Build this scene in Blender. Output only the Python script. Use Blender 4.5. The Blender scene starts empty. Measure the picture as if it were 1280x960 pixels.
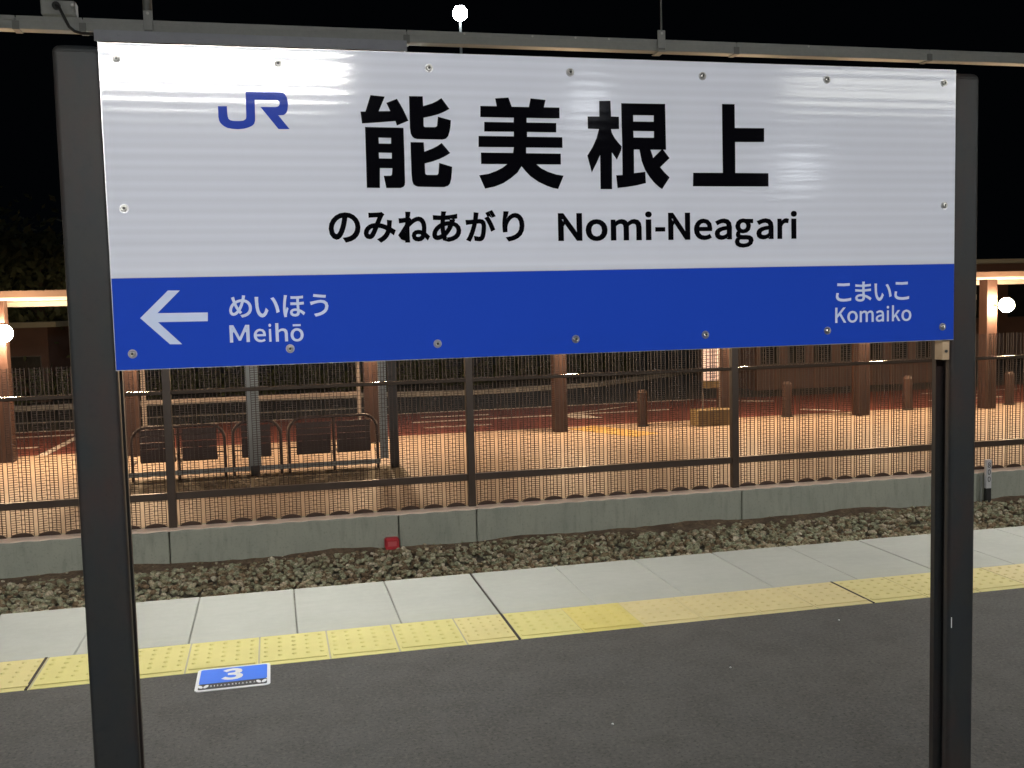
import bpy, bmesh, math, random
import numpy as np
from mathutils import Vector, Matrix

random.seed(7)
rng = np.random.default_rng(7)
scene = bpy.context.scene
COL = scene.collection
PI = math.pi

# ------------------------------------------------------------------ camera
cam_data = bpy.data.cameras.new('camera')
cam = bpy.data.objects.new('camera', cam_data)
COL.objects.link(cam)
yaw, pitch, roll = 0.23091959, -0.07864862, -0.02497192
fwd = Vector((math.sin(yaw)*math.cos(pitch), math.cos(yaw)*math.cos(pitch), math.sin(pitch)))
rgt = Vector((math.cos(yaw), -math.sin(yaw), 0))
up = rgt.cross(fwd)
c_, s_ = math.cos(roll), math.sin(roll)
r2 = c_*rgt + s_*up
u2 = -s_*rgt + c_*up
m = Matrix((( r2.x, u2.x, -fwd.x), (r2.y, u2.y, -fwd.y), (r2.z, u2.z, -fwd.z))).to_4x4()
m.translation = Vector((0, 0, 1.5))
cam.matrix_world = m
cam_data.sensor_width = 36.0
cam_data.lens = 1265.913/1280*36.0
cam_data.clip_end = 500
cam_data.clip_start = 0.05
scene.camera = cam

# ------------------------------------------------------------------ world and exposure
w = bpy.data.worlds.new('World'); scene.world = w; w.use_nodes = True
bg = w.node_tree.nodes['Background']
bg.inputs[0].default_value = (0.5, 0.7, 1.0, 1); bg.inputs[1].default_value = 0.0012
scene.view_settings.view_transform = 'Standard'
scene.view_settings.look = 'None'
scene.view_settings.exposure = 0.0
scene.view_settings.gamma = 1.0
scene.cycles.use_denoising = True
scene.cycles.max_bounces = 6
scene.cycles.sample_clamp_indirect = 6.0

TUBE_L = 500.0      # fluorescent tubes
PLAZA_L = 470.0     # warm lamps on the plaza pillars

# ------------------------------------------------------------------ materials
MATS = {}
def mat(name, col, rough=0.7, metal=0.0, spec=0.5, noise=None, bump=None, coat=0.0, coat_rough=0.05, emit=None, emit_s=0.0):
    """noise = list of (scale, amount, colour2, detail); bump = (scale, strength, dist)"""
    if name in MATS: return MATS[name]
    m = bpy.data.materials.new(name); m.use_nodes = True
    nt = m.node_tree; N = nt.nodes; L = nt.links
    b = N['Principled BSDF']
    b.inputs['Base Color'].default_value = (*col, 1)
    b.inputs['Roughness'].default_value = rough
    b.inputs['Metallic'].default_value = metal
    b.inputs['Specular IOR Level'].default_value = spec
    b.inputs['Coat Weight'].default_value = coat
    b.inputs['Coat Roughness'].default_value = coat_rough
    if emit:
        b.inputs['Emission Color'].default_value = (*emit, 1)
        b.inputs['Emission Strength'].default_value = emit_s
    tc = None
    if noise or bump:
        geo = N.new('ShaderNodeNewGeometry')
        tc = geo.outputs['Position']
    prev = None
    for n in (noise or []):
        sc, amt, c2 = n[0], n[1], n[2]
        lo, hi = (n[3], n[4]) if len(n) > 4 else (0.4, 0.65)
        t = N.new('ShaderNodeTexNoise'); t.inputs['Scale'].default_value = sc; t.inputs['Detail'].default_value = 6
        t.inputs['Roughness'].default_value = 0.6
        if len(n) > 5:
            mp = N.new('ShaderNodeMapping'); mp.inputs['Scale'].default_value = n[5]
            L.new(tc, mp.inputs['Vector']); L.new(mp.outputs[0], t.inputs['Vector'])
        else:
            L.new(tc, t.inputs['Vector'])
        r = N.new('ShaderNodeMapRange'); r.inputs[1].default_value = lo; r.inputs[2].default_value = hi
        r.inputs[3].default_value = 0; r.inputs[4].default_value = amt
        L.new(t.outputs[0], r.inputs[0])
        mx = N.new('ShaderNodeMix'); mx.data_type = 'RGBA'
        L.new(r.outputs[0], mx.inputs[0])
        if prev: L.new(prev, mx.inputs[6])
        else: mx.inputs[6].default_value = (*col, 1)
        mx.inputs[7].default_value = (*c2, 1)
        prev = mx.outputs[2]
    if prev: L.new(prev, b.inputs['Base Color'])
    if bump:
        t = N.new('ShaderNodeTexNoise'); t.inputs['Scale'].default_value = bump[0]; t.inputs['Detail'].default_value = 5
        L.new(tc, t.inputs['Vector'])
        bp = N.new('ShaderNodeBump'); bp.inputs['Strength'].default_value = bump[1]; bp.inputs['Distance'].default_value = bump[2]
        L.new(t.outputs[0], bp.inputs['Height']); L.new(bp.outputs[0], b.inputs['Normal'])
    MATS[name] = m
    return m

def sign_mat(name, col, stripe=1.0, coat=0.6, mottled=None, spec=0.3, sheen_stripe=0.0):
    """glossy reflective sheeting over faintly ribbed aluminium: the ribs run along the board"""
    m = mat(name, col, rough=0.6, spec=spec, coat=coat, coat_rough=0.085, noise=mottled)
    nt = m.node_tree; N = nt.nodes; L = nt.links
    geo = N.new('ShaderNodeNewGeometry')
    mp = N.new('ShaderNodeMapping'); mp.inputs['Scale'].default_value = (0.12, 1, 48)
    L.new(geo.outputs['Position'], mp.inputs['Vector'])
    t = N.new('ShaderNodeTexNoise'); t.inputs['Scale'].default_value = 1.0; t.inputs['Detail'].default_value = 1.0
    L.new(mp.outputs[0], t.inputs['Vector'])
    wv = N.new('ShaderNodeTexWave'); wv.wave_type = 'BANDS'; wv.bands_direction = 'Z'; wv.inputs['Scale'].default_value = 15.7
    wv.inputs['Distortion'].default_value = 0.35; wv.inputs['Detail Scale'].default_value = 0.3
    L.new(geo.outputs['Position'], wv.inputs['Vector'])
    ad = N.new('ShaderNodeMath'); ad.operation = 'MULTIPLY_ADD'
    L.new(wv.outputs['Fac'], ad.inputs[0]); ad.inputs[1].default_value = 0.8; nh = N.new('ShaderNodeMath'); nh.operation = 'MULTIPLY'; nh.inputs[1].default_value = 0.55
    L.new(t.outputs[0], nh.inputs[0]); L.new(nh.outputs[0], ad.inputs[2])
    bp = N.new('ShaderNodeBump'); bp.inputs['Strength'].default_value = 0.10*stripe; bp.inputs['Distance'].default_value = 0.0006
    L.new(ad.outputs[0], bp.inputs['Height'])
    fine = N.new('ShaderNodeTexNoise'); fine.inputs['Scale'].default_value = 700
    L.new(geo.outputs['Position'], fine.inputs['Vector'])
    b2 = N.new('ShaderNodeBump'); b2.inputs['Strength'].default_value = 0.05; b2.inputs['Distance'].default_value = 0.0004
    L.new(fine.outputs[0], b2.inputs['Height']); L.new(bp.outputs[0], b2.inputs['Normal'])
    b = N['Principled BSDF']
    if sheen_stripe:      # ribs painted lighter and darker, partly standing in for glossy reflected stripes
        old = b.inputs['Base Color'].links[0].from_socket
        mr = N.new('ShaderNodeMapRange'); mr.inputs[3].default_value = 1.0; mr.inputs[4].default_value = 1.0-sheen_stripe
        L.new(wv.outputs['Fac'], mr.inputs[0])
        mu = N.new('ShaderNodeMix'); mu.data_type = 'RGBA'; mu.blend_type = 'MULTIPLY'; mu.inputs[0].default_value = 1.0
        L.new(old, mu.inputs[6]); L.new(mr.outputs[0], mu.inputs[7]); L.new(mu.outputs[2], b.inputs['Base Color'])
    L.new(b2.outputs[0], b.inputs['Normal']); L.new(b2.outputs[0], b.inputs['Coat Normal'])
    return m

M_white = sign_mat('white_sheeting', (0.70, 0.735, 0.855), coat=1.0, sheen_stripe=0.06, mottled=[(1.0, 0.6, (0.64, 0.675, 0.79), 0.40, 0.60, (0.15, 1, 42)), (1.3, 0.5, (0.66, 0.685, 0.78), 0.45, 0.7)])  # stretched noise also paints reflected streaks into the white
M_blue = sign_mat('blue_sheeting', (0.009, 0.055, 0.48), stripe=0.5, coat=0.12, spec=0.1)
M_black = sign_mat('black_sheeting', (0.0025, 0.0025, 0.004), stripe=0.5, coat=0.12, spec=0.0)
M_logo = sign_mat('logo_blue', (0.02, 0.055, 0.42), stripe=0.4, coat=0.08, spec=0.1)
M_pale = sign_mat('pale_lettering', (0.56, 0.65, 0.88), stripe=0.4, coat=0.3)
M_steel = mat('screw_steel', (0.55, 0.54, 0.52), rough=0.3, metal=1.0)
M_darksteel = mat('screw_socket', (0.06, 0.06, 0.06), rough=0.5, metal=0.6)
M_alu = mat('aluminium_edge', (0.5, 0.5, 0.52), rough=0.35, metal=0.9)
M_post = mat('grey_painted_post', (0.018, 0.021, 0.024), rough=0.5, spec=0.25,
             noise=[(5, 0.7, (0.040, 0.022, 0.018), 0.45, 0.62, (1.5, 1, 0.6)), (14, 0.6, (0.024, 0.024, 0.022)), (60, 0.35, (0.009, 0.009, 0.010), 0.55, 0.75), (300, 0.5, (0.06, 0.06, 0.06), 0.70, 0.74)], bump=(160, 0.10, 0.0008))
M_block = mat('pale_bracket', (0.46, 0.34, 0.22), rough=0.8, noise=[(30, 0.5, (0.36, 0.25, 0.15))])
M_slab = mat('pale_concrete_slab', (0.42, 0.43, 0.39), rough=0.8,
             noise=[(2.2, 0.55, (0.36, 0.365, 0.33)), (22, 0.25, (0.47, 0.48, 0.44)), (5, 0.35, (0.37, 0.38, 0.35), 0.5, 0.7, (1, 5, 1)), (260, 0.3, (0.31, 0.31, 0.29), 0.55, 0.7)], bump=(300, 0.25, 0.001))
def ymat(n, c): return mat(n, c, rough=0.6, noise=[(7, 0.35, tuple(x*0.85 for x in c)), (180, 0.25, tuple(x*0.75 for x in c), 0.55, 0.7)], bump=(300, 0.2, 0.001))
M_yel = [ymat('tactile_yellow_pale', (0.64, 0.56, 0.25)), ymat('tactile_yellow_green', (0.63, 0.57, 0.22)),
         ymat('tactile_yellow_bright', (0.65, 0.55, 0.17)), ymat('tactile_yellow_warm', (0.65, 0.55, 0.28))]
M_mortar = mat('mortar', (0.42, 0.40, 0.30), rough=0.9)
M_joint = mat('dark_joint', (0.03, 0.022, 0.018), rough=0.9)
M_asph = mat('platform_asphalt', (0.066, 0.066, 0.064), rough=0.82,
             noise=[(1.3, 0.7, (0.078, 0.075, 0.069)), (5, 0.6, (0.044, 0.042, 0.039)), (60, 0.8, (0.10, 0.095, 0.085), 0.5, 0.66), (80, 0.8, (0.016, 0.016, 0.016), 0.52, 0.68), (500, 0.9, (0.45, 0.44, 0.40), 0.735, 0.76)], bump=(260, 0.5, 0.003))
M_plat = mat('platform_concrete', (0.25, 0.25, 0.24), rough=0.9)
M_curb = mat('weathered_concrete', (0.30, 0.31, 0.26), rough=0.9,
             noise=[(2, 0.5, (0.22, 0.24, 0.21)), (6, 0.6, (0.17, 0.19, 0.165), 0.5, 0.75, (3, 3, 0.5)), (40, 0.4, (0.11, 0.125, 0.11), 0.55, 0.7)], bump=(90, 0.35, 0.004))
M_caplight = mat('pink_lamplight_paint', (0.78, 0.62, 0.52), rough=0.85, noise=[(6, 0.4, (0.66, 0.52, 0.43))])  # pale pink of the lamplight is put into this colour
M_soil = mat('brown_soil', (0.10, 0.065, 0.040), rough=0.95, noise=[(4, 0.9, (0.22, 0.15, 0.09)), (30, 0.6, (0.045, 0.030, 0.019))], bump=(40, 0.8, 0.02))
M_bed = mat('ballast_bed', (0.11, 0.095, 0.07), rough=0.95, bump=(40, 0.8, 0.02))
M_pave = mat('beige_paving', (0.35, 0.265, 0.20), rough=0.62,
             noise=[(0.9, 0.5, (0.26, 0.18, 0.135), 0.4, 0.65, (1, 2.2, 1)), (3.5, 0.5, (0.38, 0.28, 0.20), 0.45, 0.7, (0.6, 3, 1)), (40, 0.3, (0.22, 0.16, 0.12))], bump=(60, 0.2, 0.003))
M_tact = mat('plaza_tactile_yellow', (0.46, 0.29, 0.09), rough=0.6, noise=[(6, 0.4, (0.45, 0.28, 0.06))])
M_red = mat('red_asphalt', (0.115, 0.024, 0.017), rough=0.7, noise=[(2, 0.6, (0.08, 0.020, 0.015)), (80, 0.4, (0.15, 0.045, 0.03))])
M_road = mat('dark_road', (0.035, 0.036, 0.035), rough=0.75, noise=[(1, 0.5, (0.048, 0.047, 0.044)), (70, 0.4, (0.02, 0.02, 0.02))])
M_mark = mat('road_marking', (0.55, 0.52, 0.48), rough=0.7, noise=[(12, 0.6, (0.32, 0.27, 0.25), 0.5, 0.7)])
M_kerb = mat('pale_kerb', (0.35, 0.33, 0.30), rough=0.85, noise=[(5, 0.5, (0.25, 0.24, 0.22))])
M_ground = mat('night_ground', (0.035, 0.035, 0.028), rough=0.95, noise=[(0.5, 0.6, (0.05, 0.045, 0.03))])
M_fence = mat('brown_fence_steel', (0.050, 0.034, 0.026), rough=0.42, noise=[(8, 0.4, (0.035, 0.026, 0.02))])
M_mesh = mat('brown_mesh_wire', (0.042, 0.022, 0.014), rough=0.5)
M_rail = mat('brown_rail_gloss', (0.05, 0.036, 0.028), rough=0.2)
M_brown = mat('brown_pillar', (0.038, 0.015, 0.009), rough=0.6, noise=[(6, 0.5, (0.028, 0.012, 0.008)), (30, 0.3, (0.052, 0.021, 0.013), 0.5, 0.7, (4, 4, 0.6))])
M_canopy = mat('pale_canopy', (0.75, 0.68, 0.62), rough=0.6)
M_fascia = mat('tan_fascia', (0.24, 0.16, 0.12), rough=0.6)
M_rooftop = mat('roof_top', (0.24, 0.25, 0.21), rough=0.8)
M_bench = mat('dark_bench', (0.040, 0.018, 0.013), rough=0.5, noise=[(14, 0.5, (0.035, 0.018, 0.013))])
M_grey = mat('galvanised_grey', (0.26, 0.27, 0.26), rough=0.45, metal=0.5)
M_dark = mat('dark_metal', (0.03, 0.025, 0.022), rough=0.5)
M_palep = mat('pale_pole', (0.27, 0.23, 0.20), rough=0.5)
M_boxy = mat('ochre_box', (0.17, 0.115, 0.045), rough=0.7, noise=[(8, 0.4, (0.12, 0.08, 0.03))])
M_duct = mat('grey_duct', (0.30, 0.31, 0.30), rough=0.45, noise=[(5, 0.4, (0.24, 0.25, 0.245)), (50, 0.3, (0.36, 0.36, 0.35))])
M_duct2 = mat('duct_joint', (0.17, 0.175, 0.17), rough=0.5, metal=0.3)
M_housing = mat('white_housing', (0.33, 0.345, 0.40), rough=0.4, noise=[(6, 0.4, (0.24, 0.25, 0.29)), (22, 0.5, (0.2, 0.2, 0.22), 0.6, 0.75, (1, 1, 3))])
M_cable = mat('black_cable', (0.012, 0.012, 0.012), rough=0.45)
M_tube = mat('lit_tube', (0.8, 0.8, 0.8), emit=(1.0, 0.985, 0.93), emit_s=TUBE_L)
M_warm = mat('lit_warm_globe', (0.8, 0.8, 0.8), emit=(1.0, 0.69, 0.41), emit_s=PLAZA_L)
M_cool = mat('lit_cool_lamp', (0.8, 0.8, 0.8), emit=(0.86, 0.94, 1.0), emit_s=220)
M_cool2 = mat('lit_soft_lamp', (0.8, 0.8, 0.8), emit=(0.9, 0.95, 1.0), emit_s=45)
M_box2 = mat('lit_box_face', (0.8, 0.8, 0.8), emit=(1.0, 1.0, 0.9), emit_s=14)
M_panel = mat('lit_notice_panel', (0.6, 0.5, 0.45), emit=(1.0, 0.62, 0.45), emit_s=0.62)
M_panelink = mat('notice_ink', (0.12, 0.05, 0.03), rough=0.6)
M_wall = mat('reddish_wall', (0.075, 0.040, 0.030), rough=0.8, noise=[(3, 0.5, (0.055, 0.032, 0.026))])
M_glass = mat('dark_window', (0.012, 0.014, 0.014), rough=0.12)
M_redbox = mat('red_plastic', (0.42, 0.03, 0.04), rough=0.45, noise=[(20, 0.4, (0.3, 0.02, 0.03))])
M_kmwhite = mat('marker_white', (0.48, 0.48, 0.50), rough=0.6, noise=[(40, 0.4, (0.36, 0.36, 0.38))])
M_kmblack = mat('marker_black', (0.014, 0.014, 0.014), rough=0.6)
M_stkblue = mat('sticker_blue', (0.035, 0.18, 0.83), rough=0.5, noise=[(30, 0.2, (0.04, 0.16, 0.7))])
M_stkwhite = mat('sticker_white', (0.75, 0.76, 0.78), rough=0.5)
M_stkblack = mat('sticker_black', (0.02, 0.02, 0.025), rough=0.5)
M_trunk = mat('bark', (0.06, 0.045, 0.03), rough=0.9)
M_leaf = mat('dark_leaves', (0.045, 0.06, 0.025), rough=0.7, noise=[(2, 0.6, (0.07, 0.075, 0.03))])

def stone_mat():
    m = mat('ballast_stone', (0.12, 0.12, 0.10), rough=0.85)
    nt = m.node_tree; N = nt.nodes; L = nt.links
    g = N.new('ShaderNodeNewGeometry'); r = N.new('ShaderNodeValToRGB')
    el = r.color_ramp.elements
    el[0].position = 0; el[0].color = (0.09, 0.062, 0.035, 1)
    el[1].position = 1; el[1].color = (0.46, 0.42, 0.32, 1)
    for p, c in ((0.2, (0.19, 0.13, 0.075, 1)), (0.45, (0.22, 0.21, 0.13, 1)), (0.7, (0.29, 0.30, 0.20, 1)), (0.9, (0.36, 0.29, 0.20, 1))):
        e = el.new(p); e.color = c
    L.new(g.outputs['Random Per Island'], r.inputs[0])
    t = N.new('ShaderNodeTexNoise'); t.inputs['Scale'].default_value = 45; t.inputs['Detail'].default_value = 4
    L.new(g.outputs['Position'], t.inputs['Vector'])
    mx = N.new('ShaderNodeMix'); mx.data_type = 'RGBA'; mx.blend_type = 'MULTIPLY'; mx.inputs[0].default_value = 0.6
    L.new(r.outputs[0], mx.inputs[6]); L.new(t.outputs['Color'], mx.inputs[7])
    h = N.new('ShaderNodeMix'); h.data_type = 'RGBA'; h.blend_type = 'MULTIPLY'; h.inputs[0].default_value = 1
    t2 = N.new('ShaderNodeMapRange'); t2.inputs[1].default_value = .3; t2.inputs[2].default_value = .7; t2.inputs[3].default_value = .55; t2.inputs[4].default_value = 1.5
    L.new(t.outputs[0], t2.inputs[0]); L.new(r.outputs[0], h.inputs[6]); L.new(t2.outputs[0], h.inputs[7])
    L.new(h.outputs[2], N['Principled BSDF'].inputs['Base Color'])
    return m
M_stone = stone_mat()

# ------------------------------------------------------------------ mesh helpers
class MB:
    def __init__(s): s.v = []; s.f = []; s.smooth = []
    def add(s, v, f, smooth=False):
        o = len(s.v); s.v += [tuple(p) for p in v]; s.f += [tuple(i+o for i in q) for q in f]; s.smooth += [smooth]*len(f)
        return s
    def box(s, x0, x1, y0, y1, z0, z1, bev=0.0):
        if bev <= 0:
            v = [(x, y, z) for z in (z0, z1) for y in (y0, y1) for x in (x0, x1)]
            return s.add(v, [(0, 2, 3, 1), (4, 5, 7, 6), (0, 1, 5, 4), (2, 6, 7, 3), (0, 4, 6, 2), (1, 3, 7, 5)])
        bm = bmesh.new(); bmesh.ops.create_cube(bm, size=1)
        for p in bm.verts: p.co = Vector(((x0+x1)/2+p.co.x*(x1-x0), (y0+y1)/2+p.co.y*(y1-y0), (z0+z1)/2+p.co.z*(z1-z0)))
        bmesh.ops.bevel(bm, geom=bm.edges[:], offset=bev, segments=1, affect='EDGES')
        return s.frombm(bm)
    def frombm(s, bm, smooth=False):
        bm.verts.index_update()
        s.add([tuple(p.co) for p in bm.verts], [tuple(q.index for q in f.verts) for f in bm.faces], smooth); bm.free(); return s
    def prism(s, pts, z0, z1):
        n = len(pts)
        v = [(x, y, z0) for x, y in pts] + [(x, y, z1) for x, y in pts]
        return s.add(v, [tuple(range(n-1, -1, -1)), tuple(range(n, 2*n))] + [(i, (i+1) % n, (i+1) % n+n, i+n) for i in range(n)])
    def cyl(s, a, b, r, r2=None, n=10, smooth=True):
        a = Vector(a); b = Vector(b); r2 = r if r2 is None else r2
        d = (b-a).normalized(); u = d.orthogonal().normalized(); w_ = d.cross(u)
        v = [a+r*(math.cos(2*PI*i/n)*u+math.sin(2*PI*i/n)*w_) for i in range(n)] + [b+r2*(math.cos(2*PI*i/n)*u+math.sin(2*PI*i/n)*w_) for i in range(n)]
        s.add(v, [(i, (i+1) % n, (i+1) % n+n, i+n) for i in range(n)], smooth)
        return s.add(v, [tuple(range(n-1, -1, -1)), tuple(range(n, 2*n))])
    def tube(s, path, r, n=8):
        P = [Vector(p) for p in path]; v = []; f = []
        u = None
        for i, p in enumerate(P):
            d = (P[min(i+1, len(P)-1)]-P[max(i-1, 0)]).normalized()
            u = d.orthogonal().normalized() if u is None else (u-d*u.dot(d)).normalized()
            w_ = d.cross(u)
            rr = r[i] if isinstance(r, (list, tuple)) else r
            v += [p+rr*(math.cos(2*PI*k/n)*u+math.sin(2*PI*k/n)*w_) for k in range(n)]
        for i in range(len(P)-1):
            for k in range(n): f.append((i*n+k, i*n+(k+1) % n, (i+1)*n+(k+1) % n, (i+1)*n+k))
        s.add(v, f, True)
        k = len(P)-1
        return s.add(v[:n]+v[k*n:], [tuple(range(n-1, -1, -1)), tuple(range(n, 2*n))])
    def ball(s, c, r, seg=12, rings=8, sz=1.0):
        bm = bmesh.new(); bmesh.ops.create_uvsphere(bm, u_segments=seg, v_segments=rings, radius=r)
        for p in bm.verts: p.co = Vector((p.co.x+c[0], p.co.y+c[1], p.co.z*sz+c[2]))
        return s.frombm(bm, True)
    def mesh(s, name, m):
        me = bpy.data.meshes.new(name); me.from_pydata(s.v, [], s.f); me.materials.append(m)
        me.polygons.foreach_set('use_smooth', s.smooth); me.update()
        return me
    def obj(s, name, m, parent=None, **kw): return link(name, s.mesh(name, m), parent, **kw)

def link(name, me, parent=None, label=None, cat=None, group=None, kind=None, loc=None):
    o = bpy.data.objects.new(name, me); COL.objects.link(o)
    if parent is not None: o.parent = parent
    if loc is not None: o.location = loc
    if label: o['label'] = label
    if cat: o['category'] = cat
    if group: o['group'] = group
    if kind: o['kind'] = kind
    return o
def thing(name, label, cat, group=None, loc=(0, 0, 0)):
    return link(name, None, None, label, cat, group, None, loc)
def copy_tree(o, parent=None, loc=None, label=None):
    c = o.copy(); COL.objects.link(c); c.parent = parent
    if loc is not None: c.location = loc
    if label: c['label'] = label
    for ch in o.children: copy_tree(ch, c)
    return c
def rounded(x0, x1, y0, y1, r, k=5):
    out = []
    for cx, cy, a in ((x1-r, y1-r, 0), (x0+r, y1-r, 90), (x0+r, y0+r, 180), (x1-r, y0+r, 270)):
        for i in range(k+1):
            t = math.radians(a+90*i/k); out.append((cx+r*math.cos(t), cy+r*math.sin(t)))
    return out
def flat_curve(name, polys, m, offset=0.0, z=0.0):
    """filled 2-D outline (with holes) -> mesh lying in x,y"""
    cu = bpy.data.curves.new(name, 'CURVE'); cu.dimensions = '2D'; cu.fill_mode = 'BOTH'; cu.offset = offset
    for pl in polys:
        sp = cu.splines.new('POLY'); sp.points.add(len(pl)-1); sp.use_cyclic_u = True
        for i, (x, y) in enumerate(pl): sp.points[i].co = (x, y, z, 1)
    o = bpy.data.objects.new(name, cu); COL.objects.link(o)
    me = bpy.data.meshes.new_from_object(o); bpy.data.objects.remove(o); bpy.data.curves.remove(cu)
    me.name = name; me.materials.clear(); me.materials.append(m)
    return me
def pairs(a): return [(a[i]/1e4, a[i+1]/1e4) for i in range(0, len(a), 2)]

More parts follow.
